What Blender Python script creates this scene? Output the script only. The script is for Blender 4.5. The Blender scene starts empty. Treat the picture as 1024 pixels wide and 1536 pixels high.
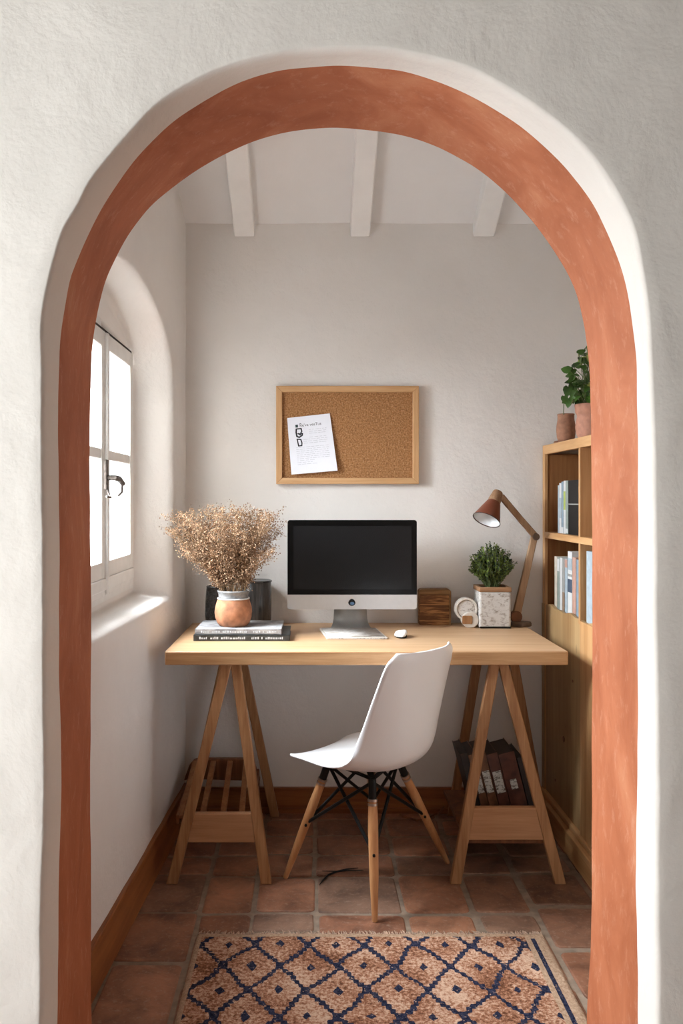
import bpy, math, random
from mathutils import Vector, noise, Matrix
random.seed(7)
C = bpy.context.scene.collection
sc = bpy.context.scene
F, VX, VY, H = 1300.0, 468.0, 748.0, 1.242          # focal length in px, vanishing point, eye height
def P(px, py, D):                                    # a photo point at depth D -> place in the room
    return Vector(((px-VX)*D/F, D, H-(py-VY)*D/F))
def V(*a): return Vector(a)
PI = math.pi

# ---------------------------------------------------------------- materials
def nodes(name):
    m = bpy.data.materials.new(name); m.use_nodes = True
    nt = m.node_tree; b = nt.nodes['Principled BSDF']
    return m, nt, b
def N(nt, typ, **kw):
    n = nt.nodes.new(typ)
    for k, v in kw.items():
        if k in n.inputs: n.inputs[k].default_value = v
        else: setattr(n, k, v)
    return n
def c4(c): return (c[0], c[1], c[2], 1)
def s2l(r, g, b):
    f = lambda x: (x/255/12.92) if x/255 <= .04045 else ((x/255+.055)/1.055)**2.4
    return (f(r), f(g), f(b))
def ramp(nt, src, stops):
    r = N(nt, 'ShaderNodeValToRGB'); e = r.color_ramp.elements
    while len(e) < len(stops): e.new(.5)
    for i, (p, c) in enumerate(stops):
        e[i].position = p; e[i].color = c4(c)
    nt.links.new(src, r.inputs['Fac']); return r
def bump(nt, b, src, strength, dist):
    bp = N(nt, 'ShaderNodeBump', Strength=strength, Distance=dist)
    nt.links.new(src, bp.inputs['Height']); nt.links.new(bp.outputs[0], b.inputs['Normal']); return bp
def coord(nt, scale=(1,1,1), out='Object'):
    t = N(nt, 'ShaderNodeTexCoord'); mp = N(nt, 'ShaderNodeMapping'); mp.inputs['Scale'].default_value = scale
    nt.links.new(t.outputs[out], mp.inputs['Vector']); return mp.outputs[0]
def plain(name, col, rough=.6, metal=0, spec=.5, var=.0, scale=60, bumpy=0):
    m, nt, b = nodes(name)
    b.inputs['Roughness'].default_value = rough; b.inputs['Metallic'].default_value = metal
    b.inputs['Specular IOR Level'].default_value = spec
    no = N(nt, 'ShaderNodeTexNoise', Scale=scale, Detail=4.0)
    nt.links.new(coord(nt), no.inputs['Vector'])
    lo = tuple(x*(1-var) for x in col); hi = tuple(min(1, x*(1+var)) for x in col)
    r = ramp(nt, no.outputs['Fac'], [(.3, lo), (.7, hi)])
    nt.links.new(r.outputs[0], b.inputs['Base Color'])
    if bumpy: bump(nt, b, no.outputs['Fac'], bumpy, .002)
    return m
def plaster(name, col, strength=.6, rough=.85, tint=None, broad=11.0, rg=.6, fine=.28):
    m, nt, b = nodes(name); b.inputs['Roughness'].default_value = rough
    b.inputs['Specular IOR Level'].default_value = .2
    v = coord(nt)
    n1 = N(nt, 'ShaderNodeTexNoise', Scale=2.2, Detail=5.0, Roughness=.6); nt.links.new(v, n1.inputs['Vector'])
    n2 = N(nt, 'ShaderNodeTexNoise', Scale=broad, Detail=8.0, Roughness=rg, Distortion=.25); nt.links.new(v, n2.inputs['Vector'])
    n3 = N(nt, 'ShaderNodeTexNoise', Scale=70.0, Detail=6.0, Roughness=.7); nt.links.new(v, n3.inputs['Vector'])
    t = tint or tuple(x*.93 for x in col)
    r = ramp(nt, n1.outputs['Fac'], [(.3, t), (.65, col)]); nt.links.new(r.outputs[0], b.inputs['Base Color'])
    a = N(nt, 'ShaderNodeMath', operation='MULTIPLY_ADD'); a.inputs[1].default_value = fine
    nt.links.new(n3.outputs['Fac'], a.inputs[0]); nt.links.new(n2.outputs['Fac'], a.inputs[2])
    bump(nt, b, a.outputs[0], strength, .012)
    return m
def wood(name, light, dark, axis='Z', scale=1.0, rough=.5, knots=False, contrast=(.35, .7)):
    m, nt, b = nodes(name); b.inputs['Roughness'].default_value = rough
    b.inputs['Specular IOR Level'].default_value = .35
    s = {'X': (1.3, 22, 22), 'Y': (22, 1.3, 22), 'Z': (22, 22, 1.3)}[axis]
    v = coord(nt, tuple(x*scale for x in s))
    n1 = N(nt, 'ShaderNodeTexNoise', Scale=1.6, Detail=6.0, Roughness=.6, Distortion=.7); nt.links.new(v, n1.inputs['Vector'])
    n2 = N(nt, 'ShaderNodeTexNoise', Scale=9.0, Detail=3.0); nt.links.new(v, n2.inputs['Vector'])
    n3 = N(nt, 'ShaderNodeTexNoise', Scale=3.0, Detail=2.0); nt.links.new(coord(nt), n3.inputs['Vector'])
    mx = N(nt, 'ShaderNodeMath', operation='MULTIPLY_ADD'); mx.inputs[1].default_value = .35
    nt.links.new(n2.outputs['Fac'], mx.inputs[0]); nt.links.new(n1.outputs['Fac'], mx.inputs[2])
    sb = N(nt, 'ShaderNodeMath', operation='MULTIPLY_ADD'); sb.inputs[1].default_value = .35
    nt.links.new(n3.outputs['Fac'], sb.inputs[0]); nt.links.new(mx.outputs[0], sb.inputs[2])
    s3 = N(nt, 'ShaderNodeMath', operation='SUBTRACT'); s3.inputs[1].default_value = .35
    nt.links.new(sb.outputs[0], s3.inputs[0])
    r = ramp(nt, s3.outputs[0], [(contrast[0], dark), (contrast[1], light)])
    col = r.outputs[0]
    if knots:
        vo = N(nt, 'ShaderNodeTexVoronoi', Scale=1.0); nt.links.new(coord(nt, (3, 6, 3.1)), vo.inputs['Vector'])
        kr = ramp(nt, vo.outputs['Distance'], [(.04, (.08,.03,.012)), (.1, (1,1,1))])
        mu = N(nt, 'ShaderNodeMix', data_type='RGBA', blend_type='MULTIPLY'); mu.inputs[0].default_value = 1
        nt.links.new(col, mu.inputs[6]); nt.links.new(kr.outputs[0], mu.inputs[7]); col = mu.outputs[2]
    nt.links.new(col, b.inputs['Base Color'])
    bump(nt, b, mx.outputs[0], .25, .002)
    return m

M = {}
M['front_plaster'] = plaster('front_plaster', (.755,.715,.655), .75, broad=5.0, rg=.56, fine=.07)
M['plaster'] = plaster('alcove_plaster', (.80,.765,.73), .42)
M['room_plaster'] = plaster('near_room_plaster', (.42,.40,.37), .4)
M['recess'] = plaster('recess_plaster', (.86,.84,.81), .2)
M['ceil'] = plaster('ceiling_paint', (.82,.80,.79), .2)
M['beam'] = plain('beam_paint', (.84,.82,.80), .6, var=.03, scale=12)
def terracotta_paint():
    m, nt, b = nodes('terracotta_limewash'); b.inputs['Roughness'].default_value = .7; b.inputs['Specular IOR Level'].default_value = .25
    v = coord(nt, (1.6, 1.6, .8))
    n1 = N(nt, 'ShaderNodeTexNoise', Scale=4.0, Detail=8.0, Roughness=.62, Distortion=.8); nt.links.new(v, n1.inputs['Vector'])
    n2 = N(nt, 'ShaderNodeTexNoise', Scale=26.0, Detail=8.0, Roughness=.75, Distortion=.3); nt.links.new(v, n2.inputs['Vector'])
    r = ramp(nt, n1.outputs['Fac'], [(.3, (.33,.098,.040)), (.55, (.43,.145,.066)), (.75, (.53,.225,.115))])
    r2 = ramp(nt, n2.outputs['Fac'], [(.54, (0,0,0)), (.74, (.42,.42,.42))])
    mx = N(nt, 'ShaderNodeMix', data_type='RGBA'); nt.links.new(r2.outputs[0], mx.inputs[0])
    nt.links.new(r.outputs[0], mx.inputs[6]); mx.inputs[7].default_value = (.66,.37,.25,1)
    nt.links.new(mx.outputs[2], b.inputs['Base Color'])
    bump(nt, b, n1.outputs['Fac'], .35, .01)
    return m
M['terra_paint'] = terracotta_paint()
M['desk'] = wood('oak_desk_top', (.60,.39,.225), (.50,.30,.16), 'X', .7, .45)
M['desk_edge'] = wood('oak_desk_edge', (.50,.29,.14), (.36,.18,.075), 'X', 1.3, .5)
M['trestle'] = wood('trestle_pine', (.44,.23,.105), (.25,.11,.042), 'Z', .8, .5)
M['trestle_x'] = wood('trestle_pine_board', (.50,.27,.14), (.36,.17,.075), 'X', .8, .5)
M['base'] = wood('baseboard_wood', (.36,.135,.04), (.20,.06,.018), 'X', .6, .4)
M['base_y'] = wood('baseboard_wood_y', (.36,.135,.04), (.20,.06,.018), 'Y', .6, .4)
M['shelf'] = wood('pine_shelf', (.64,.38,.18), (.48,.25,.10), 'Y', .7, .5)
M['shelf_z'] = wood('pine_shelf_upright', (.60,.36,.17), (.42,.215,.085), 'Z', .6, .5)
M['shelf_panel'] = wood('pine_panel_knotty', (.47,.31,.15), (.29,.16,.065), 'Z', .35, .5, knots=True, contrast=(.3,.75))
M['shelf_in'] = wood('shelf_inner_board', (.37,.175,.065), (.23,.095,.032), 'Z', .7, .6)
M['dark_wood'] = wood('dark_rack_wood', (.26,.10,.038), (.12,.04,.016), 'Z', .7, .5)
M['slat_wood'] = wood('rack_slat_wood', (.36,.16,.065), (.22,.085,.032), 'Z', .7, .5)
M['lamp_wood'] = wood('lamp_arm_wood', (.46,.29,.17), (.29,.16,.085), 'Z', 1.0, .6)
M['lamp_base'] = wood('lamp_base_wood', (.16,.10,.065), (.07,.04,.025), 'X', 1.0, .5)
M['block'] = wood('rough_block_wood', (.42,.20,.07), (.13,.05,.016), 'X', 2.4, .6, contrast=(.44,.58))
M['block_lid'] = wood('block_lid_wood', (.30,.17,.07), (.17,.085,.03), 'X', 1.0, .6)
M['rim_wood'] = wood('planter_rim_wood', (.42,.24,.13), (.26,.13,.06), 'X', 1.5, .6)
M['beech'] = wood('chair_leg_beech', (.62,.33,.15), (.48,.22,.09), 'Z', .8, .4)
M['frame_wood'] = wood('corkboard_frame_wood', (.64,.40,.21), (.52,.29,.13), 'X', 1.0, .5)
M['white_plastic'] = plain('white_chair_plastic', (.84,.84,.85), .32, var=0)
M['black_metal'] = plain('black_metal', (.006,.006,.006), .45, spec=.25, var=.1)
M['brass'] = plain('steel_washer', (.45,.36,.30), .35, metal=1, var=.1)
M['window_paint'] = plain('window_paint', (.74,.73,.70), .45, var=.04, scale=20)
M['iron'] = plain('old_iron', (.12,.10,.09), .5, metal=.8, var=.4, scale=90, bumpy=.4)
M['gap'] = plain('painted_gap_shadow', (.03,.025,.02), .9)  # near-black colour that paints in the shadow line above the window
M['screen'] = plain('screen_glass', (.0085,.0085,.0095), .22, spec=.4, var=0)
M['bezel'] = plain('black_bezel', (.002,.002,.002), .25, spec=.25, var=0)
M['alu'] = plain('aluminium', (.63,.63,.64), .35, metal=.35, var=.02)
M['alu_dark'] = plain('aluminium_stand', (.34,.34,.33), .38, metal=.3, var=.03)
M['paper'] = plain('white_paper', (.80,.81,.87), .7, var=.01)
M['ink'] = plain('black_ink', (.02,.022,.03), .7, var=.1)
M['ink_teal'] = plain('teal_ink', (.02,.05,.055), .7, var=.1)
M['ink_grey'] = plain('grey_ink', (.52,.53,.58), .7, var=.1)
M['logo_blue'] = plain('emblem_blue', (.10,.20,.36), .3, var=.3, scale=400)
M['clay'] = plain('terracotta_clay', (.36,.155,.078), .85, var=.4, scale=34, bumpy=.5)
M['clay_pink'] = plain('pink_clay', (.47,.225,.15), .8, var=.15, scale=50, bumpy=.3)
M['clay_brown'] = plain('brown_clay', (.33,.16,.095), .8, var=.2, scale=60, bumpy=.5)
M['soil'] = plain('soil', (.04,.025,.016), .95, var=.4)
M['glaze'] = plain('grey_glaze', (.20,.20,.20), .12, var=.35, scale=50)
M['white_rim'] = plain('white_rim', (.62,.62,.63), .3)
M['black_glass'] = plain('smoky_black_glaze', (.028,.027,.026), .18, var=.5, scale=120, bumpy=.15)
def glossy_dark():
    m = wood('dark_streaked_glaze', (.10,.085,.075), (.018,.018,.018), 'Z', 1.8, .22, contrast=(.35,.75)); return m
M['streak'] = glossy_dark()
M['shade'] = plain('rust_enamel', (.20,.048,.019), .4, var=.06, scale=8)
M['shade_in'] = plain('white_enamel', (.72,.74,.76), .45, var=.02)
M['shade_rim'] = plain('dark_rim', (.03,.028,.028), .4)
def distressed(name, base, spots, scale, lo, hi):
    m, nt, b = nodes(name); b.inputs['Roughness'].default_value = .8
    n1 = N(nt, 'ShaderNodeTexNoise', Scale=scale, Detail=9.0, Roughness=.75, Distortion=.5); nt.links.new(coord(nt, (1,1,1.8)), n1.inputs['Vector'])
    r = ramp(nt, n1.outputs['Fac'], [(lo, spots), (hi, base)]); nt.links.new(r.outputs[0], b.inputs['Base Color'])
    bump(nt, b, n1.outputs['Fac'], .5, .003); return m
M['whitewash'] = distressed('whitewashed_wood', (.62,.60,.57), (.27,.22,.18), 46, .36, .50)
M['speckle'] = distressed('speckled_white_ceramic', (.66,.63,.60), (.22,.17,.14), 60, .38, .48)
M['cream'] = plain('cream_ceramic', (.66,.61,.55), .5, var=.08)
M['cork'] = None
def cork():
    m, nt, b = nodes('cork'); b.inputs['Roughness'].default_value = .95; b.inputs['Specular IOR Level'].default_value = .1
    v = coord(nt)
    n1 = N(nt, 'ShaderNodeTexNoise', Scale=170.0, Detail=4.0, Roughness=.7); nt.links.new(v, n1.inputs['Vector'])
    vo = N(nt, 'ShaderNodeTexVoronoi', Scale=230.0); nt.links.new(v, vo.inputs['Vector'])
    r = ramp(nt, n1.outputs['Fac'], [(.3, (.20,.085,.03)), (.5, (.37,.18,.075)), (.72, (.56,.33,.17))])
    r2 = ramp(nt, vo.outputs['Color'], [(0, (.75,.75,.75)), (1, (1.1,1.1,1.1))])
    mu = N(nt, 'ShaderNodeMix', data_type='RGBA', blend_type='MULTIPLY'); mu.inputs[0].default_value = 1
    nt.links.new(r.outputs[0], mu.inputs[6]); nt.links.new(r2.outputs[0], mu.inputs[7]); nt.links.new(mu.outputs[2], b.inputs['Base Color'])
    bump(nt, b, n1.outputs['Fac'], .5, .002); return m
M['cork'] = cork()
M['leaf'] = plain('pothos_leaf', (.05,.115,.017), .3, var=.7, scale=14)
M['leaf_yellow'] = plain('pale_leaf', (.30,.32,.06), .4, var=.4, scale=30)
M['bush_leaf'] = plain('small_bush_leaf', (.15,.21,.04), .5, var=.75, scale=45)
M['bush_dark'] = plain('dark_bush_leaf', (.028,.045,.03), .5, var=.5, scale=60)
M['stem'] = plain('green_stem', (.10,.13,.04), .6, var=.3)
M['dry_stem'] = plain('dry_stem', (.34,.215,.115), .8, var=.3, scale=20)
M['dry_a'] = plain('dry_floret', (.26,.145,.078), .9, var=.45, scale=25)
M['dry_b'] = plain('dry_floret_pale', (.47,.32,.20), .9, var=.3, scale=25)
M['dry_c'] = plain('dry_floret_brown', (.14,.07,.033), .9, var=.4, scale=25)
def glass():
    m = bpy.data.materials.new('window_glass'); m.use_nodes = True; nt = m.node_tree; nt.nodes.clear()
    o = N(nt, 'ShaderNodeOutputMaterial'); t = N(nt, 'ShaderNodeBsdfTransparent'); g = N(nt, 'ShaderNodeBsdfGlossy', Roughness=.03)
    mx = N(nt, 'ShaderNodeMixShader', Fac=.05); t.inputs[0].default_value = (.97,.98,.98,1)
    mx.inputs[0].default_value = .05; nt.links.new(t.outputs[0], mx.inputs[1]); nt.links.new(g.outputs[0], mx.inputs[2]); nt.links.new(mx.outputs[0], o.inputs[0])
    return m
M['glass'] = glass()
def tile_mat():
    m, nt, b = nodes('terracotta_tile')
    at = N(nt, 'ShaderNodeAttribute', attribute_name='tint')
    v = coord(nt)
    n1 = N(nt, 'ShaderNodeTexNoise', Scale=9.0, Detail=8.0, Roughness=.65, Distortion=.5); nt.links.new(v, n1.inputs['Vector'])
    n2 = N(nt, 'ShaderNodeTexNoise', Scale=60.0, Detail=5.0, Roughness=.7); nt.links.new(v, n2.inputs['Vector'])
    r = ramp(nt, n1.outputs['Fac'], [(.3, (.42,.38,.36)), (.48, (.9,.88,.86)), (.68, (1.45,1.45,1.42))])
    mu = N(nt, 'ShaderNodeMix', data_type='RGBA', blend_type='MULTIPLY'); mu.inputs[0].default_value = 1
    nt.links.new(at.outputs['Color'], mu.inputs[6]); nt.links.new(r.outputs[0], mu.inputs[7])
    r2 = ramp(nt, n2.outputs['Fac'], [(.54, (0,0,0)), (.72, (.5,.5,.5))])
    mx = N(nt, 'ShaderNodeMix', data_type='RGBA'); nt.links.new(r2.outputs[0], mx.inputs[0]); nt.links.new(mu.outputs[2], mx.inputs[6])
    mx.inputs[7].default_value = (.40,.30,.23,1); nt.links.new(mx.outputs[2], b.inputs['Base Color'])
    rr = N(nt, 'ShaderNodeMapRange'); rr.inputs['To Min'].default_value = .38; rr.inputs['To Max'].default_value = .7
    nt.links.new(n1.outputs['Fac'], rr.inputs['Value']); nt.links.new(rr.outputs[0], b.inputs['Roughness'])
    bump(nt, b, n1.outputs['Fac'], .35, .01); return m
M['tile'] = tile_mat()
M['grout'] = plain('sandy_grout', (.25,.185,.135), .95, var=.25, scale=30, bumpy=.6)
def rug_mat():
    m, nt, b = nodes('woven_rug'); b.inputs['Roughness'].default_value = .95; b.inputs['Specular IOR Level'].default_value = .1
    L = nt.links.new
    tc = N(nt, 'ShaderNodeTexCoord')
    wob = N(nt, 'ShaderNodeTexNoise', Scale=9.0, Detail=3.0); L(tc.outputs['Object'], wob.inputs['Vector'])
    ws = N(nt, 'ShaderNodeVectorMath', operation='MULTIPLY_ADD'); ws.inputs[1].default_value = (.05,.05,0); 
    L(wob.outputs['Color'], ws.inputs[0]); L(tc.outputs['Object'], ws.inputs[2])
    sp = N(nt, 'ShaderNodeSeparateXYZ'); L(ws.outputs[0], sp.inputs[0])
    def mt(op, a, bb=None, c=None):
        n = N(nt, 'ShaderNodeMath', operation=op)
        for i, x in enumerate((a, bb, c)):
            if x is None: continue
            if isinstance(x, (int, float)): n.inputs[i].default_value = x
            else: L(x, n.inputs[i])
        return n.outputs[0]
    u = mt('MULTIPLY', sp.outputs[0], 1/.150); v = mt('MULTIPLY', sp.outputs[1], 1/.220)
    a = mt('ADD', u, v); d = mt('SUBTRACT', u, v)
    da = mt('PINGPONG', a, .5); dd = mt('PINGPONG', d, .5)      # 0 on the lattice lines
    la = mt('LESS_THAN', da, mt('MULTIPLY_ADD', mt('PINGPONG', mt('MULTIPLY', d, 7), .5), .10, .030))
    ld = mt('LESS_THAN', dd, mt('MULTIPLY_ADD', mt('PINGPONG', mt('MULTIPLY', a, 7), .5), .10, .030))
    dot = mt('MULTIPLY', mt('GREATER_THAN', da, .417), mt('GREATER_THAN', dd, .417))
    line = mt('MAXIMUM', mt('MAXIMUM', la, ld), dot)
    # leave the border plain, with a thin dark stripe along its right side
    o = N(nt, 'ShaderNodeSeparateXYZ'); L(tc.outputs['Object'], o.inputs[0])
    X, Y = o.outputs[0], o.outputs[1]
    ins = mt('MULTIPLY', mt('MULTIPLY', mt('GREATER_THAN', X, -.475), mt('LESS_THAN', X, .432)), mt('LESS_THAN', Y, .680))
    stripe = mt('MULTIPLY', mt('MULTIPLY', mt('GREATER_THAN', X, .447), mt('LESS_THAN', X, .459)), mt('LESS_THAN', Y, .672))
    line = mt('MAXIMUM', mt('MULTIPLY', line, ins), stripe)
    n1 = N(nt, 'ShaderNodeTexNoise', Scale=105.0, Detail=4.0, Roughness=.75); L(tc.outputs['Object'], n1.inputs['Vector'])
    n2 = N(nt, 'ShaderNodeTexNoise', Scale=8.0, Detail=4.0); L(tc.outputs['Object'], n2.inputs['Vector'])
    mixn = mt('MULTIPLY_ADD', n2.outputs['Fac'], .6, mt('MULTIPLY', n1.outputs['Fac'], 1.0))
    r = ramp(nt, mixn, [(.64, (.13,.052,.026)), (.78, (.36,.165,.095)), (.92, (.62,.42,.30))])
    n4 = N(nt, 'ShaderNodeTexNoise', Scale=160.0, Detail=2.0); L(tc.outputs['Object'], n4.inputs['Vector'])
    nav = ramp(nt, n4.outputs['Fac'], [(.35, (.008,.010,.028)), (.75, (.05,.055,.095))])
    edge = ramp(nt, n1.outputs['Fac'], [(.3, (.30,.18,.11)), (.7, (.56,.40,.28))])
    m0 = N(nt, 'ShaderNodeMix', data_type='RGBA'); L(mt('MULTIPLY', ins, 1), m0.inputs[0]); L(edge.outputs[0], m0.inputs[6]); L(r.outputs[0], m0.inputs[7])
    mx = N(nt, 'ShaderNodeMix', data_type='RGBA'); L(mt('MULTIPLY', line, mt('LESS_THAN', n1.outputs['Fac'], .62)), mx.inputs[0])
    L(m0.outputs[2], mx.inputs[6]); L(nav.outputs[0], mx.inputs[7]); L(mx.outputs[2], b.inputs['Base Color'])
    bump(nt, b, n1.outputs['Fac'], 1.0, .006)
    return m
M['rug'] = rug_mat()
M['fringe'] = plain('rug_edge', (.40,.27,.19), .95, var=.4, scale=80, bumpy=1)

# ---------------------------------------------------------------- mesh helpers
class MB:
    def __init__(s): s.v = []; s.f = []; s.m = []
    def add(s, vs, fs, mi=0):
        o = len(s.v); s.v += [Vector(p) for p in vs]
        s.f += [tuple(i+o for i in f) for f in fs]; s.m += [mi]*len(fs); return s
    def box(s, a, b, mi=0, mat=None):
        (x0,y0,z0),(x1,y1,z1) = a, b
        vs = [V(x,y,z) for z in (z0,z1) for x,y in ((x0,y0),(x1,y0),(x1,y1),(x0,y1))]
        if mat: vs = [mat @ p for p in vs]
        return s.add(vs, [(0,3,2,1),(4,5,6,7),(0,1,5,4),(1,2,6,5),(2,3,7,6),(3,0,4,7)], mi)
    def bar(s, p, q, w, h, up=(0,1,0), w2=None, h2=None, mi=0, caps=None):
        p, q = Vector(p), Vector(q); d = (q-p).normalized(); u = Vector(up); sd = d.cross(u).normalized(); u = sd.cross(d).normalized()
        w2 = w if w2 is None else w2; h2 = h if h2 is None else h2
        vs = []
        for c, ww, hh in ((p,w,h),(q,w2,h2)):
            for a, b in ((-1,-1),(1,-1),(1,1),(-1,1)): vs.append(c+sd*a*ww/2+u*b*hh/2)
        if caps is not None:               # cut the ends level at the given heights
            for i in range(8):
                z = caps[0] if i < 4 else caps[1]
                if z is not None and abs(d.z) > .2: vs[i] = vs[i] + d*((z-vs[i].z)/d.z)
        return s.add(vs, [(0,1,2,3),(7,6,5,4),(0,4,5,1),(1,5,6,2),(2,6,7,3),(3,7,4,0)], mi)
    def tube(s, pts, r, n=12, mi=0, caps=True):
        pts = [Vector(p) for p in pts]; k = len(pts); rs = r if isinstance(r, (list, tuple)) else [r]*k
        d0 = (pts[1]-pts[0]).normalized(); ref = V(0,0,1) if abs(d0.z) < .9 else V(1,0,0); vs = []
        for i, p in enumerate(pts):
            d = (pts[min(i+1,k-1)]-pts[max(i-1,0)]).normalized(); sd = d.cross(ref).normalized(); u = sd.cross(d).normalized()
            for j in range(n):
                a = 2*PI*j/n; vs.append(p+(sd*math.cos(a)+u*math.sin(a))*rs[i])
        fs = [(i*n+j, i*n+(j+1)%n, (i+1)*n+(j+1)%n, (i+1)*n+j) for i in range(k-1) for j in range(n)]
        if caps: fs += [tuple(range(n))[::-1], tuple((k-1)*n+j for j in range(n))]
        return s.add(vs, fs, mi)
    def lathe(s, prof, c=(0,0,0), n=40, mi=0, mat=None, sy=1.0):
        vs = []; c = Vector(c)
        for r, z in prof:
            for j in range(n):
                a = 2*PI*j/n; p = V(r*math.cos(a), r*math.sin(a)*sy, z); vs.append((mat @ p if mat else p)+c)
        k = len(prof)
        fs = [(i*n+j, i*n+(j+1)%n, (i+1)*n+(j+1)%n, (i+1)*n+j) for i in range(k-1) for j in range(n)]
        fs += [tuple(range(n))[::-1], tuple((k-1)*n+j for j in range(n))]
        return s.add(vs, fs, mi)
    def grid(s, fn, nu, nv, mi=0):
        vs = [fn(i/nu, j/nv) for j in range(nv+1) for i in range(nu+1)]
        fs = [(j*(nu+1)+i, j*(nu+1)+i+1, (j+1)*(nu+1)+i+1, (j+1)*(nu+1)+i) for j in range(nv) for i in range(nu)]
        return s.add(vs, fs, mi)
    def loops(s, rings, mi=0, closed=True):
        n = len(rings[0]); vs = [p for r in rings for p in r]
        fs = [(i*n+j, i*n+(j+1)%n, (i+1)*n+(j+1)%n, (i+1)*n+j) for i in range(len(rings)-1) for j in range(n if closed else n-1)]
        return s.add(vs, fs, mi)
    def prism(s, pts, y0, y1, mi=0):       # outline in x,z pushed along y
        n = len(pts); vs = [V(x,y0,z) for x,z in pts]+[V(x,y1,z) for x,z in pts]
        return s.add(vs, [tuple(range(n)), tuple(range(2*n-1,n-1,-1))]+[(i,(i+1)%n,n+(i+1)%n,n+i) for i in range(n)], mi)
    def xf(s, mat): s.v = [mat @ p for p in s.v]; return s
    def build(s, name, mats, parent=None, bevel=0, seg=2, smooth=True, ang=35, local=False, weld=False, sub=0, thick=0):
        me = bpy.data.meshes.new(name)
        off = Vector(parent['_o']) if (parent and not local and '_o' in parent) else V(0,0,0)
        me.from_pydata([tuple(p-off) for p in s.v], [], s.f)
        if not isinstance(mats, (list, tuple)): mats = [mats]
        for m in mats: me.materials.append(m)
        me.polygons.foreach_set('material_index', s.m)
        if smooth:
            me.polygons.foreach_set('use_smooth', [True]*len(me.polygons))
        import bmesh
        bm = bmesh.new(); bm.from_mesh(me)
        if weld: bmesh.ops.remove_doubles(bm, verts=bm.verts, dist=1e-6)
        bmesh.ops.recalc_face_normals(bm, faces=bm.faces); bm.to_mesh(me); bm.free()
        if smooth and ang: me.set_sharp_from_angle(angle=math.radians(ang))
        me.update()
        o = bpy.data.objects.new(name, me); C.objects.link(o)
        if parent: o.parent = parent
        if thick: md = o.modifiers.new('solid','SOLIDIFY'); md.thickness = thick; md.offset = 0
        if bevel: md = o.modifiers.new('bevel','BEVEL'); md.width = bevel; md.segments = seg; md.limit_method = 'ANGLE'; md.angle_limit = math.radians(40)
        if sub: md = o.modifiers.new('sub','SUBSURF'); md.levels = sub; md.render_levels = sub
        return o
def rbox(s, a, b, r=.004): return s.box(a, b)
def tag(o, label=None, cat=None, group=None, kind=None):
    if label: o['label'] = label
    if cat: o['category'] = cat
    if group: o['group'] = group
    if kind: o['kind'] = kind
    return o
def thing(name, loc, label, cat, group=None):
    o = bpy.data.objects.new(name, None); C.objects.link(o); o.location = loc; o['_o'] = tuple(loc)
    o.empty_display_size = .05; return tag(o, label, cat, group)
def struct(o): o['kind'] = 'structure'; return o
def wobble(p, amp=.004, f=5.0):
    n = noise.noise_vector(p*f)*amp + noise.noise_vector(p*f*3.3+V(9,3,1))*amp*.35
    return p+n
def ray_poly(c, th, poly):
    dx, dy = math.cos(th), math.sin(th); best = None; n = len(poly)
    for i in range(n):
        (x1,y1),(x2,y2) = poly[i], poly[(i+1)%n]; ex, ey = x2-x1, y2-y1; den = dx*ey-dy*ex
        if abs(den) < 1e-12: continue
        t = ((x1-c[0])*ey-(y1-c[1])*ex)/den; u = ((x1-c[0])*dy-(y1-c[1])*dx)/den
        if t > 0 and -1e-9 <= u <= 1+1e-9 and (best is None or t > best): best = t
    return (c[0]+dx*best, c[1]+dy*best)
def angles(c, polys, n=260):
    a = [2*PI*i/n for i in range(n)]
    for poly in polys:
        if len(poly) < 12: a += [math.atan2(y-c[1], x-c[0]) % (2*PI) for x, y in poly]
    a = sorted(a); out = [a[0]]
    for x in a[1:]:
        if x-out[-1] > 1e-5: out.append(x)
    return out
def spread(r0, r1, n, ease=1.0):
    out = []
    for k in range(n+1):
        t = (k/n)**ease; out.append([a.lerp(b, t) for a, b in zip(r0, r1)])
    return out

# ---------------------------------------------------------------- the arch wall
NEAR = [(86,1536),(88,1400),(92,1140),(90,1000),(87,700),(88.3,560),(90,509),(96.6,465),(105,419),(113.7,397),(133,348),(162.5,292),(201.6,238),(250,189),(294,158),(353,126),(421,106),(480,100.5),(520,100),(563,104),(617,110),(681,131),(734,158),(788,194),(842,245.5),(886,299),(915,358),(932,402),(942,441),(949,490),(954,529),(955.5,560),(956,800),(955,1100),(953,1300),(956,1536)]
FAR = [(138,1536),(137,1400),(135,1100),(136,800),(135,640),(136,560),(137,519),(143,480),(153,436),(165,402),(187,358),(216,319),(241,295),(275,269),(324,236),(372.5,214),(431,197),(499.5,191),(563,196),(617,205.5),(666,223.6),(715,250),(754,282),(793,324),(822,363),(847,404),(864,441),(873.5,480),(880,519),(884,560),(887,700),(888,1100),(888,1420),(884,1455),(880,1536)]
WHITE = [(66,1536),(69,1400),(75,1150),(73,1000),(70,700),(69.5,560),(67,480),(79.5,416),(96.6,353),(123.5,309),(138,275),(201,201.6),(245.5,157.7),(304,123.5),(358,101.5),(431,84),(500,80),(548,80),(598,85),(685,101),(744,128),(803,167),(851.6,206.5),(890.6,250),(925,304),(947,353),(956.5,402),(964,450),(969,499),(971,560),(974,800),(975,1000),(979,1300),(980,1536)]
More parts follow.
